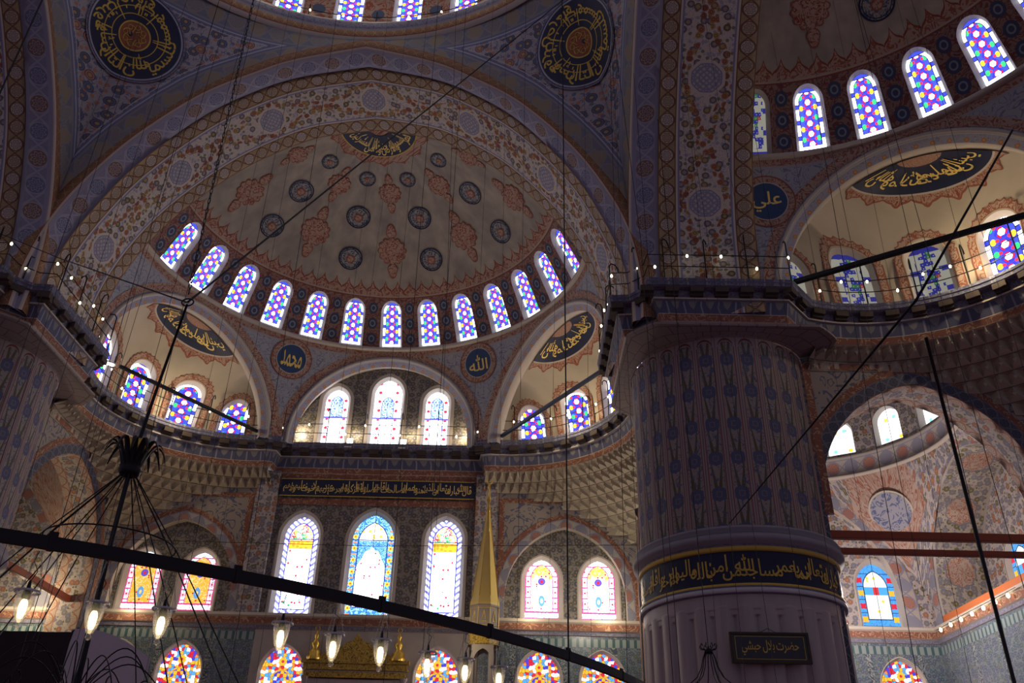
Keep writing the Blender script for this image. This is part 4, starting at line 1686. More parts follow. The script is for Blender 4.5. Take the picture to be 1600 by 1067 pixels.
    mb2.build('painted_roundel', [MATS['trim_pale'], MATS['arabesque_blue']], o, xf=xf)
    window(yb, *[cwn[0], cwn[2], cwn[1], cwn[3], cwn[4]], 'glass_corner', .16, .2, trim='trim_pale', ring=.06, xf=xf)
    window(xb, ow[0], ow[2], ow[1], ow[3], ow[4], 'glass_corner', .16, .2, trim='trim_pale', ring=.06, xf=xf)
    window(ym, 22.25, 5.6, .85, 3.02, 1.3, 'glass_mosaic', .10, .18, trim='trim_pale', ring=.04, xf=xf)
    for a_ in dw:
        window(dmp, a_ * rr, 17.55, .55, 1.6, 1.1, 'glass_clear', .10, .3, trim='plaster_grey', xf=xf)
    return o


# ------------------------------------------------------------------ assemble the shell
hd = build_half_dome(ID, range(13), 'painted half dome over the mihrab side', lambda k: 'glass_hex')
dome_medallions(hd, ID)
hd2 = build_half_dome(SW, range(2, 14), 'dim half dome on the right, past the great pier', lambda k: 'glass_hex' if k < 13 else 'glass_lattice', WAZ + [87.1])
dome_medallions(hd2, SW)
build_great_arch(ID, 'great arch over the mihrab half dome')
build_great_arch(SW, 'great arch rising from the right pier')
build_great_arch(SWM, 'great arch at the left edge')
build_pendentive(ID, 'right pendentive with a dark inscription roundel')
build_pendentive(MX, 'left pendentive with a dark inscription roundel')
build_main_dome()
build_exedra(ID, lambda i: 'glass_exedra', 'plain plaster apse dome right of the mihrab bay')
build_exedra(MX, lambda i: 'glass_exedra', 'plain plaster apse dome left of the mihrab bay')
build_exedra(SW, lambda i: 'glass_lattice' if i > 1 else 'glass_exedra', 'plaster apse dome right of the great pier')
build_cornice(ID, 'bracketed gallery cornice from the mihrab bay round the right pier')
build_cornice(MX, 'bracketed gallery cornice from the mihrab bay round the left pier')
build_pier(ID, 'great round pier with painted flutes in the right foreground')
build_pier(MX, 'great round pier at the left edge')
build_muqarnas(ID, 'stalactite vaulting under the right apse dome')
build_muqarnas(MX, 'stalactite vaulting under the left apse dome')
build_muqarnas(SW, 'stalactite vaulting at the far right edge')
build_flank(ID, True, 'niche wall right of the mihrab')
build_flank(MX, True, 'niche wall left of the mihrab')
build_side(ID, 'arched wall behind the right pier')
build_side(MX, 'arched wall beside the left pier')
build_side(SW, 'arched wall right of the right pier')
build_corner_bay(ID, 'corner bay seen through the right arch')
build_corner_bay(MX, 'corner bay seen through the left arch')
mb = MB()
mb.face([(-30, -30, 0), (30, -30, 0), (30, 28, 0), (-30, 28, 0)], [(-30, -30), (30, -30), (30, 28), (-30, 28)])
struct(mb.build('floor', MATS['red_carpet']))

# ------------------------------------------------------------------ inscriptions: joined letter forms laid right to left
_AR = {'ا': (0xFE8D, 2), 'ب': (0xFE8F, 4), 'ة': (0xFE93, 2), 'ت': (0xFE95, 4), 'ث': (0xFE99, 4), 'ج': (0xFE9D, 4), 'ح': (0xFEA1, 4), 'خ': (0xFEA5, 4),
       'د': (0xFEA9, 2), 'ذ': (0xFEAB, 2), 'ر': (0xFEAD, 2), 'ز': (0xFEAF, 2), 'س': (0xFEB1, 4), 'ش': (0xFEB5, 4), 'ص': (0xFEB9, 4), 'ض': (0xFEBD, 4),
       'ط': (0xFEC1, 4), 'ع': (0xFEC9, 4), 'ف': (0xFED1, 4), 'ق': (0xFED5, 4), 'ك': (0xFED9, 4), 'ل': (0xFEDD, 4), 'م': (0xFEE1, 4), 'ن': (0xFEE5, 4),
       'ه': (0xFEE9, 4), 'و': (0xFEED, 2), 'ى': (0xFEEF, 2), 'ي': (0xFEF1, 4), 'أ': (0xFE83, 2), 'إ': (0xFE87, 2), 'ء': (0xFE80, 1), 'آ': (0xFE81, 2), 'ئ': (0xFE89, 4)}


def shape_word(w):
    if w == 'الله': return '\uFDF2'
    out = []
    i = 0
    prev = False                     # does the previous letter join forward
    while i < len(w):
        ch = w[i]
        if ch == 'ل' and i + 1 < len(w) and w[i + 1] == 'ا':
            out.append(chr(0xFEFC if prev else 0xFEFB)); prev = False; i += 2; continue
        code, n = _AR[ch]
        nxt = i + 1 < len(w) and _AR[w[i + 1]][1] > 1
        if n == 1: out.append(chr(code)); prev = False
        elif n == 2: out.append(chr(code + (1 if prev else 0))); prev = False
        else:
            out.append(chr(code + {(False, False): 0, (True, False): 1, (False, True): 2, (True, True): 3}[(prev, nxt)])); prev = nxt
        i += 1
    return ''.join(reversed(out))


_tc = {}


def glyphs(s):
    """triangles/polygons of a shaped string: (verts2d, faces, width)"""
    if s in _tc: return _tc[s]
    cu = bpy.data.curves.new('lettering', 'FONT'); cu.body = s; cu.resolution_u = 3; cu.offset = .012
    ob = bpy.data.objects.new('lettering', cu); COL.objects.link(ob)
    dg = bpy.context.evaluated_depsgraph_get()
    me = bpy.data.meshes.new_from_object(ob.evaluated_get(dg))
    V = [(v.co.x, v.co.y) for v in me.vertices]; F = [tuple(p.vertices) for p in me.polygons]
    bpy.data.objects.remove(ob); bpy.data.curves.remove(cu); bpy.data.meshes.remove(me)
    x0 = min(v[0] for v in V); x1 = max(v[0] for v in V)
    _tc[s] = ([(x - x0, y) for x, y in V], F, x1 - x0)
    return _tc[s]


def letter_band(text, width, height, tiers=True, pack=.66):
    """2-D lettering of a band, origin bottom-left; verticals drawn tall and words stacked on two levels"""
    V = []; F = []
    x = 0.0
    words = text.split(' ')
    for i, w in enumerate(words):
        v, f, wd = glyphs(shape_word(w))
        n = len(V)
        up = .30 if (tiers and i % 2) else 0.0
        for (a, b) in v:
            V.append((-(x + wd) + a, up + (b if b < .42 else .42 + (b - .42) * ((.9 if w == 'الله' else 1.9) if tiers else 1.0)) + .1))
        F += [tuple(n + k for k in q) for q in f]
        x += wd * (pack if tiers else 1) + (.05 if tiers else .22)
    xs = [p[0] for p in V]; ys = [p[1] for p in V]
    x0, x1, y0, y1 = min(xs), max(xs), min(ys), max(ys)
    return [((a - x0) / (x1 - x0) * width, (b - y0) / (y1 - y0) * height) for a, b in V], F


def letters(text, width, height, mp, d=-.02, tiers=True, pack=.66):
    V, F = letter_band(text, width, height, tiers, pack)
    mb = MB()
    mb.v = [mp(x, y, d) for x, y in V]
    mb.f = F
    mb.uv = [[V[k] for k in q] for q in F]; mb.uv2 = [None] * len(F); mb.mi = [0] * len(F); mb.sm = [False] * len(F)
    return mb


T_PIER = 'قال الله تبارك وتعالى انما يعمر مساجد الله من امن بالله واليوم الاخر واقام الصلوة واتى'
T_WALL = 'قال الله تبارك وتعالى ان الذين امنوا وعملوا الصالحات واقاموا الصلوة واتوا الزكوة لهم اجرهم عند ربهم ولا خوف عليهم ولا هم'
T_DOME = 'فطر السموات والارض حنيفا وما انا من المشركين'

# inscription on the pier, reading from right to left round the side that faces the hall
pier_r = [o for o in bpy.data.objects if o.name.startswith('pier') and not o.name.startswith('pier_')]
pier_r, pier_l = pier_r[0], pier_r[1]
a0 = atan2(-13.603 - PC[1], 6.459 - PC[0])
for flip, par in ((1, pier_r), (-1, pier_l)):
    LB = 8.6
    def pm(x, y, d, flip=flip):
        aa = (a0 if flip > 0 else atan2(-13.603 - PC[1], 6.459 + PC[0])) + (x - LB / 2) / 2.99
        return (flip * PC[0] + (2.99 - d) * cos(aa), PC[1] + (2.99 - d) * sin(aa), 8.14 + y)
    letters(T_PIER, LB, .74, pm, -.012).build('inscription', MATS['gold_paint'], par)

# long inscription board over the mihrab windows
t = empty('inscription_board', (0, 23.6, 15.1), 'long black inscription board with gold lettering above the three tall mihrab windows', 'inscription')
mb = MB(); mb.box((0, 0, .41), (8.78, .06, .82)); mb.build('board', MATS['navy_paint'], t)
mb = MB()
for z in (.0, .80): mb.box((0, -.03, z + .01), (8.80, .04, .03))
mb.build('edging', MATS['gold_paint'], t)
letters(T_WALL, 8.55, .66, lambda x, y, d: (x - 4.275, -.035 + d, .08 + y), -.01).build('lettering', MATS['gilt_paint_pale'], t)

# crescent inscription at the crown of the half dome
def crown(y0, c=(0, 14.12), hand=1):
    def f(x, y):
        return (x, c[1] + y, DC[2] + sqrt(max(0, DR ** 2 - x * x - (c[1] + y - 14) ** 2)) - .02)
    return f


def crescent(dome, xf, with_text):
    cf = crown(0)
    def sector(r0, r1, a_max, mi, mb, d, n=40, wav=None):
        rows = []
        for j in range(5):
            row = []
            for k in range(n + 1):
                a = lerp(-a_max, a_max, k / n)
                rr1 = r1 + (wav(a) if wav else 0)
                r = lerp(r0, rr1, j / 4)
                p = cf(r * sin(a), r * cos(a)); row.append((p[0], p[1], p[2] - d))
            rows.append(row)
        mb.grid(rows, None, mi, False)
    mb = MB()
    sector(.50, 1.96, RAD(84), 1, mb, .0, 120, lambda a: .16 * abs(cos(a * 7)) ** .6 + .10 * max(0, cos(a * 14)) ** 6)
    sector(.50, 1.91, RAD(83), 0, mb, .015, 120, lambda a: .16 * abs(cos(a * 7)) ** .6)
    sector(0.01, .50, RAD(88), 0, mb, .0, 20)
    sector(.50, 1.66, RAD(83), 2, mb, .03)
    sector(1.63, 1.68, RAD(83), 3, mb, .04)
    mb.build('crown_inscription_panel', [MATS['arabesque_medallion'], MATS['brick_red_paint'], MATS['navy_paint'], MATS['gold_paint']], dome, xf=xf)
    W = 1.15 * RAD(150)
    def mp(x, y, d):
        a = (x - W / 2) / 1.15
        p = cf((1.58 - y) * sin(a), (1.58 - y) * cos(a)); return (p[0], p[1], p[2] + d)
    letters(T_DOME, W, .95, mp, -.05, pack=.6).build('crown_lettering', MATS['gilt_paint_pale'], dome, xf=xf)


crescent(hd, ID, True)

# roundels on the spandrels between the lower arches
def roundel(dome, az, el, word, xf=ID):
    f = lambda x, y, d: dm(az * K + x / cos(RAD(el)), el * K + y, d)
    mb = MB()
    decal(mb, f, 0, 0, lambda a: .98, mi=0, d=-.02)
    decal(mb, f, 0, 0, lambda a: .98, fr0=lambda a: .93, mi=1, d=-.03)
    decal(mb, f, 0, 0, lambda a: .70, mi=2, d=-.035)
    decal(mb, f, 0, 0, lambda a: .73, fr0=lambda a: .69, mi=3, d=-.04)
    mb.build('painted_roundel', [MATS['arabesque_red'], MATS['brick_red_paint'], MATS['roundel_blue'], MATS['trim_pale']], dome, xf=xf)
    letters(word, 1.0, .78, lambda x, y, d: f((x - .5) * (-1 if xf is SW else 1), y - .40, d), -.05, tiers=False).build('roundel_lettering', MATS['gilt_paint_pale'], dome, xf=xf)


m_simple('roundel_blue', (.035, .075, .17), .5)
roundel(hd, -28.8, 15.6, 'محمد')
roundel(hd, 27.8, 15.8, 'الله')
roundel(hd2, 85.5, 12.5, 'علي', SW)

# apse-dome inscription panels
def em_down(x, y, d):
    """from the arch edge downwards: x along the arch, y (m) into the dome"""
    s = EL / 2 + x
    H = em_top(s)
    p0, p1 = em(s, 0, 0), em(s, H, 0)
    D = hypot(p0[0] - p1[0], p0[1] - p1[1])
    q = max(0, 1 - (min(.999, max(0, y / D))) ** 2) ** (1 / 2.4)
    p = em(s, H * q, 0)
    c = Vector((EC[0] - p[0], EC[1] - p[1], 16 - p[2])).normalized() * (-d)
    return (p[0] + c.x, p[1] + c.y, p[2] + c.z)


def apse_panel(dome, xf, x0, text, hand):
    mb = MB()
    def half(a1, b1, mi, d, wav=None, n=72, a2=0, b2=0):
        rows = []
        for j in range(6):
            row = []
            for k in range(n + 1):
                th = pi * k / n
                w = 1 + (wav(th) if wav else 0)
                fx, fy = lerp(a2, a1 * w, j / 5), lerp(b2, b1 * w, j / 5)
                row.append(em_down(x0 + fx * cos(th), .10 + fy * sin(th), d))
            rows.append(row)
        mb.grid(rows, [[(r * .3, k * .1) for k in range(n + 1)] for r in range(6)], mi, False)
    sc = lambda th: .07 * abs(sin(th * 7.5)) ** .7 + .22 * max(0, sin(th * 7.5) ** 2 - .75)
    half(1.98, 1.42, 1, -.02, sc, 110)
    half(1.93, 1.37, 0, -.035, sc, 110)
    half(1.86, 1.30, 3, -.045)
    half(1.80, 1.25, 2, -.055)
    half(.55, .42, 0, -.065)
    mb.build('inscription_panel', [MATS['arabesque_medallion'], MATS['brick_red_paint'], MATS['navy_paint'], MATS['trim_pale']], dome, xf=xf)
    W = 3.0
    def mp(x, y, d):
        th = pi * (1 - x / W) if hand > 0 else pi * x / W
        th = lerp(.10, pi - .10, th / pi)
        r = .92 - y * .62
        return em_down(x0 + 1.75 * r * cos(th) * 1.0, .10 + 1.2 * r * sin(th), d)
    letters(text, W, .85, mp, -.09, pack=.6).build('panel_lettering', MATS['gilt_paint_pale'], dome, xf=xf)


for nm, xf, hand in (('exedra_dome', ID, -1), ('exedra_dome.001', MX, 1), ('exedra_dome.002', SW, 1)):
    apse_panel(bpy.data.objects[nm], xf, -.35, 'ان الله وملائكته يصلون على النبي', hand)

# great roundels on the pendentives
def pend_roundel(par, sx, text):
    c = Vector((sx * 8.52, 8.72, 27.75))
    nr = Vector((-sx * 8.52, -8.72, 20 - 27.75)).normalized()
    nr = Vector((-sx * .62, -.62, -.48)).normalized()
    ux = Vector((0, 0, 1)).cross(nr).normalized()
    uy = nr.cross(ux).normalized()
    if uy.z < 0: uy = -uy
    if ux.dot(Vector((1, 0, 0))) < 0: ux = -ux
    c = c + nr * .42
    from mathutils.bvhtree import BVHTree
    bvh = BVHTree.FromPolygons([v.co for v in par.data.vertices], [tuple(q.vertices) for q in par.data.polygons])
    def P(x, y, d=0.0):
        q = c + ux * x + uy * y + nr * 2.0
        h = bvh.ray_cast(q, -nr)[0]
        if h is None: h = c + ux * x + uy * y
        return tuple(h + nr * (.05 - d))
    mb = MB()
    def ring(r0, r1, mi, d):
        n = 64
        mb.grid([[P(r * sin(2 * pi * k / n), r * cos(2 * pi * k / n), d) for k in range(n + 1)] for r in [lerp(r0, r1, q / 8) for q in range(9)]],
                [[(r * sin(2 * pi * k / n), r * cos(2 * pi * k / n)) for k in range(n + 1)] for r in [lerp(r0, r1, q / 8) for q in range(9)]], mi, False)
    R = 1.72
    n = 64
    ring(.001, R, 0, 0)
    ring(R - .02, R + .04, 2, -.006); ring(R - .11, R - .05, 3, -.006)
    ring(.001, .52, 1, -.008); ring(.52, .57, 4, -.012)
    ring(.80, .83, 4, -.012); ring(1.08, 1.11, 4, -.012)
    o = mb.build('painted_roundel', [MATS['navy_paint'], MATS['brick_red_paint'], MATS['soffit_dark'], MATS['lilac_rim'], MATS['gold_paint']], par)
    W = 2 * pi * 1.2
    def mp(x, y, d):
        a = -x / 1.2; r = 1.58 - y
        return P(-r * sin(-a), -r * cos(a), d)
    # letters stand on the rim, tall strokes crossing the gold rings
    V, F = letter_band(text, W, .92, True, .8)
    m2 = MB(); m2.v = [P((1.56 - y) * sin(x / 1.2 + pi), (1.56 - y) * cos(x / 1.2 + pi), -.016) for x, y in V]
    m2.f = F; m2.uv = [[V[k] for k in q] for q in F]; m2.uv2 = [None] * len(F); m2.mi = [0] * len(F); m2.sm = [False] * len(F)
    m2.build('roundel_lettering', MATS['gold_paint'], par)
    m3 = MB()
    for k in range(8):
        a = 2 * pi * k / 8
        pts = [P((.14 + .28 * t) * sin(a + .5 * sin(3.1 * t)), (.14 + .28 * t) * cos(a + .5 * sin(3.1 * t)), -.015) for t in [j / 8 for j in range(9)]]
        m3.tube(pts, .018, 4)
        pts = [P(.34 * sin(a) + .085 * sin(2 * pi * j / 10), .34 * cos(a) + .085 * cos(2 * pi * j / 10), -.015) for j in range(11)]
        m3.tube(pts, .014, 4)
    m3.build('centre_flourish', MATS['gold_paint'], par)


m_simple('lilac_rim', (.36, .36, .46))
pr_, pl_ = bpy.data.objects['pendentive'], bpy.data.objects['pendentive.001']
pend_roundel(pr_, 1, 'ان الله يمسك السموات والارض ان تزولا ولئن زالتا')
pend_roundel(pl_, -1, 'ان الله يمسك السموات والارض ان تزولا ولئن زالتا')


# ------------------------------------------------------------------ things: the great lamp ring and its glass lamps
RC = (-1.31, -.43); RR = 9.922
m_simple('bulb_glow', (1.0, .82, .5), emit=9.0)
m_simple('lamp_flame_glow', (1.0, .74, .36), emit=7.0)
m_simple('tube_glow', (1.0, .98, .95), emit=5.0)


def glass_mat(name, col, gl=.28):
    m = bpy.data.materials.new(name); m.use_nodes = True
    nt = m.node_tree; nt.nodes.clear()
    out = nt.nodes.new('ShaderNodeOutputMaterial')
    mix = nt.nodes.new('ShaderNodeMixShader'); tr = nt.nodes.new('ShaderNodeBsdfTransparent'); gs = nt.nodes.new('ShaderNodeBsdfGlossy')
    mx2 = nt.nodes.new('ShaderNodeMixShader'); df = nt.nodes.new('ShaderNodeBsdfTranslucent')
    lw = nt.nodes.new('ShaderNodeLayerWeight'); lw.inputs['Blend'].default_value = .25
    tr.inputs['Color'].default_value = (*col, 1); gs.inputs['Roughness'].default_value = .25; gs.inputs['Color'].default_value = (.9, .9, .95, 1)
    df.inputs['Color'].default_value = (.9, .88, .85, 1)
    mx2.inputs[0].default_value = .12
    nt.links.new(tr.outputs[0], mx2.inputs[1]); nt.links.new(df.outputs[0], mx2.inputs[2])
    nt.links.new(lw.outputs['Facing'], mix.inputs[0]); nt.links.new(mx2.outputs[0], mix.inputs[1]); nt.links.new(gs.outputs[0], mix.inputs[2])
    nt.links.new(mix.outputs[0], out.inputs['Surface'])
    MATS[name] = m


glass_mat('lamp_glass', (.93, .92, .93))

ring = empty('lamp_ring', (RC[0], RC[1], 3.0), 'huge black iron ring crossing the foreground, hung with glass lamps', 'lamp ring')
mb = MB()
n = 220
prof = [(-.02, -.036), (.02, -.036), (.02, .036), (-.02, .036), (-.02, -.036)]
mb.grid([[((RR + p[0]) * cos(2 * pi * k / n), (RR + p[0]) * sin(2 * pi * k / n), p[1]) for p in prof] for k in range(n + 1)], None, 0, False)
mb.build('band', MATS['black_iron'], ring)
for k in range(12):
    a = RAD(-58.6 + 6.1 * k)
    mb = MB()
    x, y = RR * cos(a), RR * sin(a)
    mb.box((x, y, .0), (.028, .048, .08), a + pi / 2); mb.box((x, y, .05), (.05, .02, .03), a + pi / 2)
    mb.build('clamp', MATS['black_iron'], ring)
for k in range(6):
    a = RAD(-90 + 60 * k + 25)
    mb = MB()
    x, y = RR * cos(a), RR * sin(a)
    mb.tube([(x, y, 0), (x * .995, y * .995, 8), (x * .9, y * .9, 26)], .006, 5)
    mb.build('suspension_cable', MATS['wire_black'], ring)

LAMPS = [(3.82, -8.92, 2.64), (4.12, -8.73, 2.63), (4.42, -8.53, 2.65), (5.00, -8.09, 2.68), (5.28, -7.84, 2.67), (5.55, -7.59, 2.69), (5.84, -7.31, 2.67), (6.09, -7.04, 2.68), (6.33, -6.76, 2.68)]
LAMP_LAB = ['glass oil-style lamp glowing at the far left edge under the iron ring',
            'second glowing glass lamp from the left, hanging above the pale cloth banner',
            'third glowing glass lamp from the left, just below the left niche windows',
            'glowing glass lamp hanging below the left tall window, fourth from the left',
            'glowing glass lamp hanging just right of the left finial of the gilded crest',
            'glowing glass lamp hanging in front of the right half of the gilded crest',
            'glowing glass lamp overlapping the arched window right of the gilded crest',
            'glowing glass lamp just left of the minbar shaft, second from the right end',
            'rightmost glowing glass lamp, low and just right of the minbar shaft']


def make_lamp(loc, label):
    t = empty('glass_lamp', loc, label, 'lamp', 'glass lamps under the iron ring')
    h = .086
    mb = MB()
    mb.lathe([(.066, .090), (.052, .088), (.049, .080), (.048, .05), (.044, .01), (.034, -.035), (.020, -.068), (.010, -.078), (.013, -.084), (.018, -.094), (.013, -.106), (.002, -.110)], n=24)
    mb.build('glass_bowl', MATS['lamp_glass'], t)
    mb = MB()
    mb.lathe([(.0665, .081), (.0685, .088), (.0665, .094)], n=24)
    mb.build('rim', MATS['steel'], t)
    mb = MB()
    mb.lathe([(.002, -.055), (.013, -.048), (.020, -.015), (.021, .015), (.017, .035), (.011, .045), (.012, .050)], n=16)
    mb.build('bulb', MATS['lamp_flame_glow'], t)
    mb = MB()
    mb.lathe([(.013, .045), (.022, .05), (.022, .085), (.012, .10), (.008, .14), (.003, .15)], n=12)
    mb.build('socket', MATS['black_iron'], t)
    top = 2.95 - loc[2]
    for k in range(3):
        a = 2 * pi * k / 3 + .5
        mb = MB()
        p0 = Vector((.064 * cos(a), .064 * sin(a), .092)); p1 = Vector((.012 * cos(a), .012 * sin(a), top))
        nl = 16
        for i in range(nl):
            c = p0.lerp(p1, (i + .5) / nl); L = (p1 - p0).length / nl * .62
            dv = (p1 - p0).normalized()
            sd = Vector((1, 0, 0)) if i % 2 else Vector((0, 1, 0))
            pts = [c + dv * L * cos(2 * pi * j / 6) + sd * .0045 * sin(2 * pi * j / 6) for j in range(7)]
            mb.tube(pts, .0013, 3, cap=False)
        mb.build('chain', MATS['steel'], t)
    mb = MB()
    mb.tube([(0, 0, .14), (.018, .01, .2), (-.012, 0, top - .06), (0, 0, top)], .0025, 5)
    mb.build('flex', MATS['wire_black'], t)
    l = point_light('lamp_light', loc, .5, (1, .78, .48), .03)
    return t


for l_, lab in zip(LAMPS, LAMP_LAB): make_lamp(l_, lab)

# ------------------------------------------------------------------ crown chandelier at the left
CX, CY = 2.33, -5.0
ch = empty('crown_chandelier', (CX, CY, 2.6), 'black wrought-iron chandelier with a palm-leaf crown and spreading stay wires at left', 'chandelier')
mb = MB()
mb.tube([(.14, 0, 4.47), (.03, 0, 3.2), (-.02, 0, 2.45), (-.02, 0, 1.6), (.02, 0, .2), (.0, 0, -.3)], [.014, .018, .026, .026, .024, .02], 8)
mb.build('stem', MATS['black_iron'], ch)
mb = MB()
mb.lathe([(.03, 2.28), (.09, 2.30), (.12, 2.36), (.10, 2.40), (.11, 2.45), (.07, 2.50), (.06, 2.58), (.05, 2.62), (.02, 2.66)], (-.02, 0, 0), 20)
mb.build('hub', MATS['black_iron'], ch)
mb = MB()
mb.lathe([(.06, 2.52), (.10, 2.60), (.115, 2.68), (.09, 2.72), (.02, 2.72)], (-.02, .02, 0), 14)
mb.build('gilt_cup', MATS['gold_leaf'], ch)
for k in range(14):
    a = 2 * pi * k / 14 + .1
    mb = MB()
    pts = []
    for j in range(11):
        t = j / 10
        r = .09 + .25 * t
        z = 2.36 + .33 * sin(pi * (.02 + .82 * t)) - .04 * t
        pts.append((r, z))
    P = []
    for j, (r, z) in enumerate(pts):
        w = .032 * (1 - (j / 10) ** 3 * .75)
        P.append([(-.02 + r * cos(a) - o_ * sin(a), r * sin(a) + o_ * cos(a), z + dz) for o_, dz in ((-w, 0), (0, .012), (w, 0), (0, -.006), (-w, 0))])
    mb.grid(P, None, 0)
    mb.build('palm_leaf', MATS['black_iron'], ch)
mb = MB()
mb.tube([(.63 * cos(2 * pi * k / 48) - .02, .63 * sin(2 * pi * k / 48), 1.57) for k in range(49)], .008, 6, cap=False)
mb.build('small_hoop', MATS['black_iron'], ch)
mb = MB()
mb.tube([(1.72 * cos(2 * pi * k / 72) - .02, 1.72 * sin(2 * pi * k / 72), -.05) for k in range(73)], .014, 6, cap=False)
mb.build('large_hoop', MATS['black_iron'], ch)
for k in range(14):
    a = 2 * pi * k / 14 + .22
    mb = MB()
    mb.tube([(-.02 + r * cos(a), r * sin(a), z) for r, z in ((.08, 2.30), (.63, 1.57), (1.72, -.03))], .0065, 5)
    mb.build('stay_wire', MATS['black_iron'], ch)
for k in range(12):
    a = 2 * pi * k / 12 + .3
    mb = MB()
    pts = []
    for j in range(15):
        t = j / 14
        r = .06 + .75 * t
        z = .12 + .42 * sin(pi * t * .95) * (1 if k % 2 else .75)
        pts.append((-.02 + r * cos(a), r * sin(a), z))
    e = pts[-1]
    for j in range(1, 9):
        q = j / 8 * 1.6 * pi
        rr_ = .81 - .06 + .06 * cos(q) ; pts.append((-.02 + (rr_) * cos(a), rr_ * sin(a), e[2] - .06 * sin(q)))
    mb.tube(pts, .0065, 5)
    mb.build('scroll_arm', MATS['black_iron'], ch)
mb = MB()
mb.lathe([(.02, .02), (.07, .05), (.08, .12), (.05, .18), (.022, .22), (.012, .32), (.003, .40)], (.0, -.02, 0), 14)
mb.build('lower_boss', MATS['black_iron'], ch)
mb = MB()
mb.tube([(.14 + .07 * cos(2 * pi * k / 20), 0, 4.50 + .05 * sin(2 * pi * k / 20)) for k in range(21)], .009, 6, cap=False)
mb.build('hanging_ring', MATS['black_iron'], ch)


def cable(pts, r, name, label, cat='cable', group=None, m='wire_black'):
    mb = MB()
    p0 = Vector(pts[0])
    mb.tube([Vector(p) - p0 for p in pts], r, 6)
    o = mb.build(name, MATS[m])
    o.location = p0
    tag(o, label, cat, group)
    return o


cable([(2.47, -5, 7.10), (7.5, 3.87, 24.0)], .014, 'stay_cable', 'long black cable slanting up across the half dome from the crown chandelier', 'cable')
cable([(2.45, -5, 7.10), (-3.0, .6, 11.7), (-8.0, 5.38, 15.87)], .011, 'stay_cable', 'thick black cable slanting from the crown chandelier to the left pier gallery', 'cable')

# chain from the chandelier up into the dome
def chain_obj(p0, p1, n, lab):
    mb = MB()
    p0, p1 = Vector(p0), Vector(p1)
    o0 = p0.copy()
    dv = (p1 - p0).normalized()
    L = (p1 - p0).length / n * .66
    for i in range(n):
        c = p0.lerp(p1, (i + .5) / n) - o0
        sd = Vector((1, 0, 0)) if i % 2 else Vector((0, 1, 0))
        mb.tube([c + dv * L * cos(2 * pi * j / 8) + sd * .016 * sin(2 * pi * j / 8) for j in range(9)], .005, 4, cap=False)
    o = mb.build('link_chain', MATS['black_iron'])
    o.location = o0
    tag(o, lab, 'chain')


chain_obj((2.47, -5.03, 7.20), (2.30, -5.03, 13.2), 74, 'long iron link chain rising from the crown chandelier past the left soffit')

# ------------------------------------------------------------------ small chandelier in front of the pier
sc = empty('wire_chandelier', (8.72, -3.0, 3.2), 'small black wire cage chandelier hanging in front of the marble pier', 'chandelier')
mb = MB(); mb.tube([(0, 0, .46), (-.02, 0, 2.1), (-.06, 0, 9.0)], .006, 5); mb.build('hanging_wire', MATS['wire_black'], sc)
mb = MB(); mb.lathe([(.01, .42), (.05, .42), (.055, .455), (.02, .47), (.012, .50)], n=12); mb.build('cap', MATS['black_iron'], sc)
for k in range(8):
    a = 2 * pi * k / 8
    mb = MB()
    mb.tube([(r * cos(a), r * sin(a), z) for r, z in ((.04, .44), (.075, .36), (.10, .26), (.16, .15), (.27, .06), (.42, -.01))], .006, 5)
    mb.build('cage_wire', MATS['black_iron'], sc)
    mb = MB()
    mb.tube([(r * cos(a + .3), r * sin(a + .3), z) for r, z in ((.04, .46), (.09, .47), (.105, .50), (.085, .53), (.07, .51))], .006, 4)
    mb.build('curl', MATS['black_iron'], sc)
mb = MB(); mb.tube([(.42 * cos(2 * pi * k / 32), .42 * sin(2 * pi * k / 32), -.01) for k in range(33)], .008, 5, cap=False); mb.build('hoop', MATS['black_iron'], sc)

# ------------------------------------------------------------------ gallery railings with bulbs
def make_railing(path, label, group=None, step=1.3, hgt=1.55, hook=True, zb=ZG, bulbs=2, start=.2):
    """path: world xy list; wall side on the left"""
    t = empty('gallery_railing', (path[0][0], path[0][1], zb), label, 'railing', group)
    ox, oy = path[0]
    P = [(x - ox, y - oy) for x, y in offset_path(path, .10)]
    for h in (.52, .98):
        mb = MB(); mb.tube([(x, y, h) for x, y in P], .018, 5); mb.build('rail', MATS['black_iron'], t)
    tot = sum(hypot(a[0] - b[0], a[1] - b[1]) for a, b in zip(P, P[1:]))
    n = max(2, int(tot / step) + 1)
    R = resample(P, n)
    Q = resample([(x - ox, y - oy) for x, y in offset_path(path, .75)], n)
    for i, ((x, y), (qx, qy)) in enumerate(zip(R, Q)):
        d = Vector((qx - x, qy - y, 0)); d = d.normalized() if d.length else Vector((0, 1, 0))
        if (i * 7) % 3 == 1: d = -d * .6
        mb = MB()
        pts = [(x, y, 0), (x, y, hgt)]
        if hook: pts += [(x + d.x * .10, y + d.y * .10, hgt + .14), (x + d.x * .30, y + d.y * .30, hgt + .17), (x + d.x * .42, y + d.y * .42, hgt + .06), (x + d.x * .43, y + d.y * .43, hgt - .06)]
        mb.tube(pts, .024, 6)
        mb.build('post', MATS['black_iron'], t)
    nb = max(2, int(tot / (step / bulbs)))
    for i, (x, y) in enumerate(resample(P, nb)):
        h = .98 if i % 3 else .52
        x += .03 * sin(i * 5.1)
        mb = MB(); mb.lathe([(.002, -.10), (.03, -.085), (.042, -.045), (.035, -.01), (.02, .015), (.018, .02)], (x, y, h), 8)
        mb.build('bulb', MATS['bulb_glow'], t)
        mb = MB(); mb.lathe([(.02, .015), (.022, .06), (.004, .07)], (x, y, h), 6); mb.build('bulb_cap', MATS['black_iron'], t)
    return t


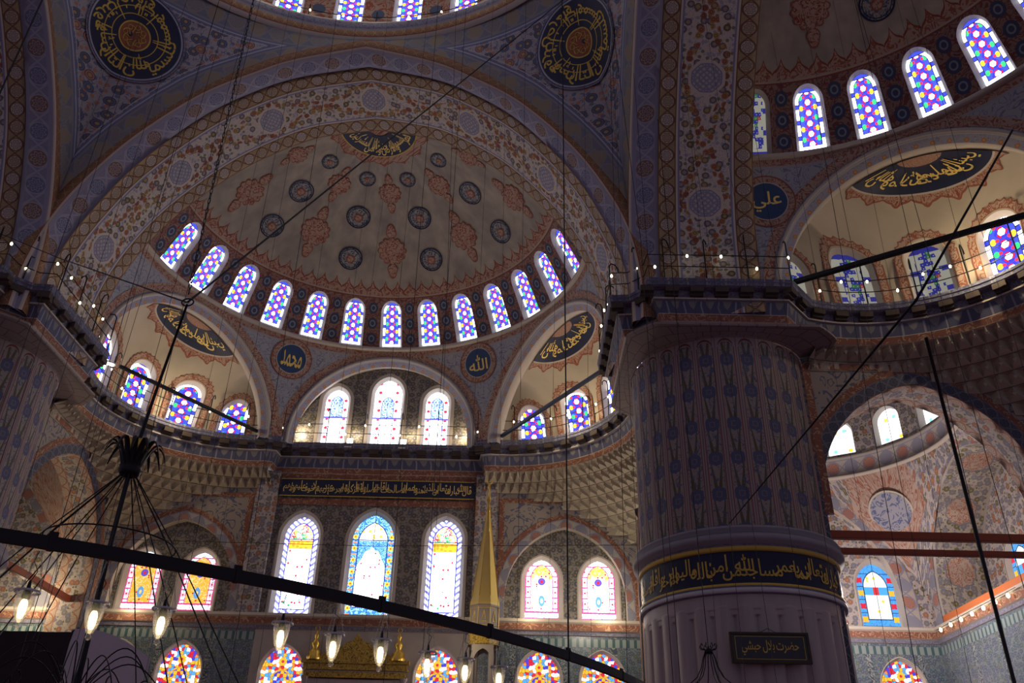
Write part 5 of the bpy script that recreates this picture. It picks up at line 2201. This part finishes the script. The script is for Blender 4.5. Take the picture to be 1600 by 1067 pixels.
rev = lambda P, f: [f(x, y) for x, y in P]
ty = [(-4.3, 23.15), (-2, 23.15), (0, 23.15), (2, 23.15), (4.3, 23.15)]
ex = arc((5.72, 17.5), 4.93, 96, -12, 26)
pside = [(PF, 15.0), (PF, 13), (PF, 10.45), (9.93, 10.38), (10.36, 9.95), (10.4, PF), (13, PF), (15.1, PF)]
fM = lambda P: [(-x, y) for x, y in reversed(P)]
fS = lambda P: [(y, x) for x, y in reversed(P)]
make_railing(ty, 'straight gallery railing with bulbs in front of the three tympanum windows', step=1.5)
make_railing([(4.45, 22.6), (4.9, 22.45)] + ex, 'curved gallery railing with bulbs under the right apse dome', step=1.5)
make_railing(pside, 'gallery railing with bulbs on top of the great right pier', step=1.25, bulbs=1.3)
make_railing(fM([(4.45, 22.6), (4.9, 22.45)] + ex), 'curved gallery railing with bulbs under the left apse dome', step=1.5)
make_railing(fM(pside), 'gallery railing with bulbs on top of the left pier', step=1.25, bulbs=1.5)
make_railing(fS(ex), 'curved gallery railing with bulbs right of the great pier', step=1.5)
dr = [(10.9 * sin(RAD(a)), 10.9 * cos(RAD(a))) for a in range(-44, 45, 4)]
make_railing(dr, 'railing with paired bulbs below the main dome windows', step=2.44, hook=False, zb=30.86, hgt=1.3, bulbs=2)

# ------------------------------------------------------------------ tie rods, beams
def beam(p, q, w, h, name, label, m, cat='beam'):
    p, q = Vector(p), Vector(q)
    d = (q - p); L = d.length; d.normalize()
    s = Vector((0, 0, 1)).cross(d).normalized(); u = d.cross(s)
    mb = MB()
    c = [(-w / 2, -h / 2), (w / 2, -h / 2), (w / 2, h / 2), (-w / 2, h / 2)]
    A = [s * a + u * b for a, b in c]; B = [d * L + s * a + u * b for a, b in c]
    for i in range(4):
        j = (i + 1) % 4
        mb.face([A[i], A[j], B[j], B[i]], [(0, 0), (0, w), (L, w), (L, 0)])
    mb.face(A[::-1]); mb.face(B)
    o = mb.build(name, MATS[m]); o.location = p
    bv = o.modifiers.new('bevel', 'BEVEL'); bv.width = min(w, h) * .12; bv.segments = 2; bv.limit_method = 'ANGLE'
    return tag(o, label, cat)


beam((-9.55, 16.45, 17.75), (-5.2, 23.1, 17.75), .13, .13, 'tie_rod', 'dark iron tie rod spanning the left apse dome at gallery level', 'black_iron', 'tie rod')
beam((9.55, 16.3, 17.84), (5.2, 23.1, 17.75), .14, .14, 'tie_rod', 'blue-grey iron tie rod spanning the right apse dome at gallery level', 'blue_iron', 'tie rod')
beam((15.3, 9.75, 17.75), (22.8, 5.3, 17.95), .16, .16, 'tie_rod', 'thick black tie rod crossing the apse dome windows at the right edge', 'black_iron', 'tie rod')
beam((15.4, 12.25, 10.10), (23.6, 12.25, 10.10), .22, .26, 'tie_beam', 'upper of the two long red tie beams right of the great pier', 'red_beam_paint')
beam((15.4, 12.25, 9.60), (23.6, 12.25, 9.60), .18, .18, 'tie_beam', 'lower, thinner red tie beam right of the great pier', 'red_beam_paint')
beam((24.2, 23.55, 10.12), (24.2, 14.2, 10.12), .30, .30, 'tie_beam', 'orange-red tie beam across the far right recess, above a row of bulbs', 'orange_beam_paint')
beam((-12.25, 15.6, 10.10), (-12.25, 23.6, 10.10), .22, .26, 'tie_beam', 'brown tie beam behind the lamps at the left edge', 'red_beam_paint')
t = empty('bulb_string', (23.7, 23.0, 9.75), 'short string of bare bulbs hanging below the orange tie beam', 'string lights')
mb = MB(); mb.tube([(0, 0, -.05), (-.02, -3, .0), (0, -6.5, .02)], .012, 5); mb.build('cord', MATS['wire_black'], t)
for k in range(7):
    mb = MB(); mb.lathe([(.002, -.20), (.045, -.18), (.065, -.12), (.05, -.06), (.022, -.03), (.02, -.02)], (0, -.4 - .92 * k, 0), 8); mb.build('bulb', MATS['bulb_glow'], t)
    mb = MB(); mb.lathe([(.022, -.03), (.02, .0), (.004, .02)], (0, -.4 - .92 * k, 0), 6); mb.build('bulb_cap', MATS['black_iron'], t)

# ------------------------------------------------------------------ floodlights on the gallery
for x, lab in ((-1.50, 'square white floodlight on the gallery left of the middle tympanum window'), (.99, 'square white floodlight on the gallery right of the middle tympanum window')):
    t = empty('floodlight', (x, 23.42, ZG), lab, 'floodlight', 'square floodlights on the gallery')
    mb = MB(); mb.box((0, .06, .21), (.30, .10, .32)); mb.build('housing', MATS['white_paint'], t)
    mb = MB(); mb.box((0, -.005, .21), (.27, .012, .28)); mb.build('lit_panel', MATS['tube_glow'], t)
    mb = MB(); mb.box((0, .06, .015), (.40, .05, .03)); mb.box((.19, .06, .1), (.02, .05, .2)); mb.box((-.19, .06, .1), (.02, .05, .2)); mb.build('bracket', MATS['black_iron'], t)
    mb = MB(); mb.box((0, -.30, -.20), (.34, .03, .05)); mb.build('reflection_plate', MATS['white_paint'], t)  # pale plate standing in for the floodlight's reflection beneath it
for p, dv, lab in (((-9.85, 15.95, 17.62), (-.5, -.75, -.1), 'slanted white tube light at the end of the left tie rod'), ((9.75, 15.85, 17.75), (-.55, -.1, .35), 'slanted white tube light at the pier end of the right tie rod')):
    t = empty('tube_light', p, lab, 'tube light')
    d = Vector(dv).normalized()
    mb = MB(); mb.tube([d * -.32, d * .32], .07, 8); mb.build('tube', MATS['tube_glow'], t)
    mb = MB(); mb.tube([d * -.36 + Vector((0, .05, .05)), d * .36 + Vector((0, .05, .05))], .085, 8); mb.build('housing', MATS['white_paint'], t)

# ------------------------------------------------------------------ minbar spire, mihrab crest, plaque
t = empty('minbar', (5.2, 20.5, 0), 'tall gilded minbar spire with a crescent finial, right of the tall windows', 'minbar')
def octa(mb, prof, mi=0, n=8, rot=pi / 8, c=(0, 0)):
    for i in range(len(prof) - 1):
        (r0, z0), (r1, z1) = prof[i], prof[i + 1]
        for k in range(n):
            a, b = 2 * pi * k / n + rot, 2 * pi * (k + 1) / n + rot
            mb.face([(c[0] + r0 * cos(a), c[1] + r0 * sin(a), z0), (c[0] + r0 * cos(b), c[1] + r0 * sin(b), z0), (c[0] + r1 * cos(b), c[1] + r1 * sin(b), z1), (c[0] + r1 * cos(a), c[1] + r1 * sin(a), z1)],
                    [(k * .5, 0), (k * .5 + .5, 0), (k * .5 + .5, z1 - z0), (k * .5, z1 - z0)], mi)
mb = MB(); octa(mb, [(.62, 9.62), (.61, 9.72), (.55, 9.95), (.045, 13.55)]); mb.build('spire', MATS['gilt_paint_pale'], t)
mb = MB()
for k in range(8):
    a = 2 * pi * k / 8 + pi / 8
    mb.tube([(.557 * cos(a), .557 * sin(a), 9.95), (.047 * cos(a), .047 * sin(a), 13.55)], .014, 4)
mb.build('spire_rib', MATS['gold_leaf'], t)
mb = MB(); mb.lathe([(.05, 13.5), (.09, 13.6), (.05, 13.72), (.03, 13.8), (.10, 13.95), (.10, 14.02), (.03, 14.15), (.06, 14.25), (.02, 14.35), (.045, 14.5), (.012, 14.7)], n=14); mb.build('finial', MATS['gold_leaf'], t)
mb = MB(); mb.tube([(.13 * sin(RAD(a)), 0, 14.83 - .13 * cos(RAD(a))) for a in range(-135, 136, 18)], [.008 + .022 * cos(RAD(a * .66)) for a in range(-135, 136, 18)], 6); mb.build('crescent', MATS['gold_leaf'], t)
mb = MB(); octa(mb, [(.62, 9.62), (.64, 9.56), (.58, 9.52), (.57, 8.82), (.64, 8.76), (.64, 8.64), (.60, 8.60)]); mb.build('lantern', MATS['plaster_grey'], t)
mb = MB()
for k in range(8):
    a = 2 * pi * k / 8 + pi / 8; b = a + pi / 4
    p, q = Vector((.585 * cos(a), .585 * sin(a), 0)), Vector((.585 * cos(b), .585 * sin(b), 0))
    for (x0, z0, x1, z1) in ((0, 8.84, 0, 9.52), (0, 9.50, 1, 9.50), (0, 8.85, 1, 8.85), (.3, 9.0, .5, 9.4), (.5, 9.4, .7, 9.0), (.3, 9.0, .7, 9.0)):
        A, B = p.lerp(q, x0), p.lerp(q, x1)
        mb.tube([(A.x, A.y, z0), (B.x, B.y, z1)], .018, 4)
mb.build('gilt_tracery', MATS['gilt_paint_pale'], t)
mb = MB(); octa(mb, [(.60, 8.60), (.62, 8.5), (.60, 8.20), (.63, 8.15)]); mb.build('carved_frieze', MATS['carved_gold'], t)
for k in range(4):
    a = pi / 4 + pi / 2 * k
    mb = MB(); mb.box((.46 * cos(a), .46 * sin(a), 5.0), (.16, .16, 6.3), a); mb.build('pillar', MATS['plaster_grey'], t)
for k, (ry, tx) in enumerate(((0, 0), (pi / 2, 0), (pi, 0), (3 * pi / 2, 0))):
    mb = MB()
    A = [(x, z) for x, z in arch_outline(.33, 2.6, 1.4, 8)]
    O = [(-.42, 0), ] + [(max(-.42, min(.42, x * 1.4)), max(z, 0) if abs(x) > .3 else 2.75) for x, z in A[1:-1]] + [(.42, 0)]
    f = lambda x, z, d=0.0, ry=ry: (x * cos(ry) - (-.5 + d) * sin(ry), x * sin(ry) + (-.5 + d) * cos(ry), 5.4 + z)
    strip(mb, O, A, f, 0, 0, 0, smooth=False); strip(mb, A, A, f, 0, 0, .1, smooth=False)
    mb.build('arch_panel', MATS['plaster_grey'], t)
mb = MB(); mb.box((0, 0, 2.5), (.9, .9, 5.0)); mb.build('base', MATS['plaster_grey'], t)

t = empty('mihrab_crest', (-.08, 23.35, 7.3), 'gilded carved mihrab crest with a pointed pediment between two finials', 'mihrab')
mb = MB()
pp = [(-1.75, .82), (-1.35, .95), (-1.0, 1.18), (-.72, 1.16), (-.48, 1.42), (-.22, 1.50), (0, 1.78), (.22, 1.50), (.48, 1.42), (.72, 1.16), (1.0, 1.18), (1.35, .95), (1.75, .82)]
top = [(x, z) for x, z in pp]; bot = [(x, .72) for x, z in pp]
for y, s_ in ((-.10, 1), (.10, -1)):
    for i in range(len(pp) - 1):
        q = [bot[i], bot[i + 1], top[i + 1], top[i]]
        mb.face([(x, y, z) for x, z in (q if s_ > 0 else q[::-1])], [(x, z) for x, z in (q if s_ > 0 else q[::-1])])
for i in range(len(pp) - 1):
    mb.face([(*[top[i][0], -.10], top[i][1]), (top[i + 1][0], -.10, top[i + 1][1]), (top[i + 1][0], .10, top[i + 1][1]), (top[i][0], .10, top[i][1])])
mb.build('pediment', MATS['carved_gold'], t)
mb = MB()
for w, d, z, h in ((4.4, .34, .66, .14), (4.2, .26, .50, .16), (4.3, .30, .38, .07), (4.1, .22, .18, .20), (4.25, .28, .08, .06)):
    mb.box((0, 0, z + .0), (w, d, h))
mb.build('entablature', MATS['carved_gold'], t)
mb = MB(); mb.box((0, .05, .30), (4.0, .26, .07)); mb.box((0, .05, -.25), (4.0, .2, .5)); mb.build('marble_course', MATS['grey_marble'], t)
for x in (-1.73, 1.70):
    mb = MB()
    mb.lathe([(.30, .72), (.32, .85), (.24, .92), (.27, 1.02), (.17, 1.12), (.10, 1.2), (.17, 1.32), (.16, 1.42), (.08, 1.5), (.06, 1.6), (.10, 1.68), (.04, 1.78), (.02, 1.86)], (x, 0, 0), 16)
    f_ = mb.build('finial', MATS['gold_leaf'], t)
    mb = MB(); mb.tube([(x + .09 * sin(RAD(a)), 0, 1.96 - .09 * cos(RAD(a))) for a in range(-160, 161, 20)], .018, 5); mb.build('finial_ring', MATS['gold_leaf'], f_)
for x in (-2.0, 2.0):
    mb = MB(); mb.lathe([(.10, -4.0), (.10, -.1), (.15, .0), (.16, .06)], (x, -.05, 0), 14); mb.build('colonette', MATS['grey_marble'], t)

pc = Vector((13.16, 10.17, 6.30))
t = empty('wall_plaque', pc, 'black rectangular plaque with gold script hung on the marble pier', 'plaque')
rz = RAD(-2)
t.rotation_euler = (RAD(-3), 0, rz)
mb = MB(); mb.box((0, 0, 0), (1.98, .05, .72)); o_ = mb.build('panel', MATS['navy_gloss'] if 'navy_gloss' in MATS else m_simple('navy_gloss', (.012, .014, .022), .12, spec=.6), t)
mb = MB()
for (c, s_) in (((0, -.01, .37), (2.08, .09, .06)), ((0, -.01, -.37), (2.08, .09, .06)), ((1.01, -.01, 0), (.06, .09, .74)), ((-1.01, -.01, 0), (.06, .09, .74))): mb.box(c, s_)
mb.build('frame', m_simple('plaque_frame', (.05, .032, .018), .4), t)
mb = MB()
for (c, s_) in (((0, -.03, .29), (1.8, .01, .012)), ((0, -.03, -.29), (1.8, .01, .012)), ((.9, -.03, 0), (.012, .01, .58)), ((-.9, -.03, 0), (.012, .01, .58))): mb.box(c, s_)
mb.build('gold_line', MATS['gold_paint'], t)
letters('حضرت بلال حبشي', 1.5, .40, lambda x, y, d: (x - .75, -.028 + d, y - .2), -.006, tiers=False).build('lettering', MATS['gold_paint'], t)
mb = MB(); mb.tube([(-.25, 0, .38), (0, .02, .52), (.25, 0, .38)], .008, 4); mb.build('hanging_wire', MATS['wire_black'], t)

# ------------------------------------------------------------------ cloth screen low at the left
t = empty('cloth_screen', (-1.3, 3.0, 3.0), 'dark cloth screen with a pale curved banner at the lower left corner', 'screen')
mb = MB()
mb.grid([[(x, .5 + .03 * sin(x * 9), z) for z in (-1.5, 0, 1.97)] for x in [-3.5 + .22 * k for k in range(14)]], None, 0)
mb.grid([[(x, .62, z) for z in (-1.5, 0, 1.97)] for x in (-3.5, -.64)], None, 0)
mb.build('dark_cloth', MATS['dark_cloth'], t)
mb = MB()
P = []
for k in range(25):
    f = k / 24
    x = lerp(-.60, 1.06, f); zt = 1.95 - .02 * f - .50 * f ** 2.2
    P.append([(x, .10 - .5 * sin(pi * f * .8) * .6, z) for z in (-1.0, .2, zt)])
mb.grid(P, None, 0)
mb.grid([[(p[0], p[1] + .03, p[2]) for p in r] for r in P], None, 0)
mb.build('pale_banner', MATS['pale_cloth'], t)
mb = MB(); mb.tube([(-.62, .1, -1.2), (-.60, .1, 1.7), (-.56, .1, 1.9), (-.48, .1, 1.95), (-.42, .1, 1.85), (-.42, .1, -1.2)], .035, 8); mb.build('frame_tube', MATS['dark_cloth'], t)

# ------------------------------------------------------------------ hanging wires
cable([(13.4, -4.5, 10.6), (10.28, -6.57, 6.28), (12.45, 10.25, 9.70)], .014, 'stay_cable', 'black cable slanting from the right edge down to the moulding of the great pier', 'cable')
d_ = (.4775, .8786)
def vwire(px_dir, dist, z0, z1, r, tilt=0.0):
    return [(6.459 + px_dir[0] * dist, -13.603 + px_dir[1] * dist, z0), (6.459 + px_dir[0] * dist + tilt, -13.603 + px_dir[1] * dist, z1)]


cable(vwire((.4775, .8786), 8.0, 2.4, 5.85, .016), .016, 'hanging_cable', 'heavy dark cable hanging down the right side of the picture', 'cable')
cable(vwire((.0575, .998), 12.0, 3.2, 22.0, .012), .012, 'hanging_cable', 'dark cable hanging straight down left of the great pier', 'cable')
cable([(-11.6, 23.2, 12.8), (0, 23.2, 12.75), (11.6, 23.2, 13.05)], .012, 'stay_wire', 'thin wire stretched level across the mihrab bay', 'wire')
rw = random.Random(11)
for k in range(38):
    px = 20 + 1570 * (k + .15 + .7 * rw.random()) / 38
    dx = (px - 800) / 1347.2 / .862 * 1.0
    dd = rw.uniform(9, 19)
    dr_ = Vector((dx - .014, 1.0)).normalized()
    q = vwire(dr_, dd, rw.choice([3.0, 3.4, 3.8]), rw.choice([21, 24, 27, 29]) if abs(dr_.x * dd + 6.4) < 9 else 19, .007, rw.uniform(-.5, .5))
    if q[0][1] > 8 and abs(abs(q[0][0]) - 13.3) < 3.4: continue
    cable(q, rw.choice([.0022, .003, .004]) * (dd / 11), 'hanging_wire', 'one of the thin dark wires hanging from the vaults', 'wire', 'thin hanging wires')
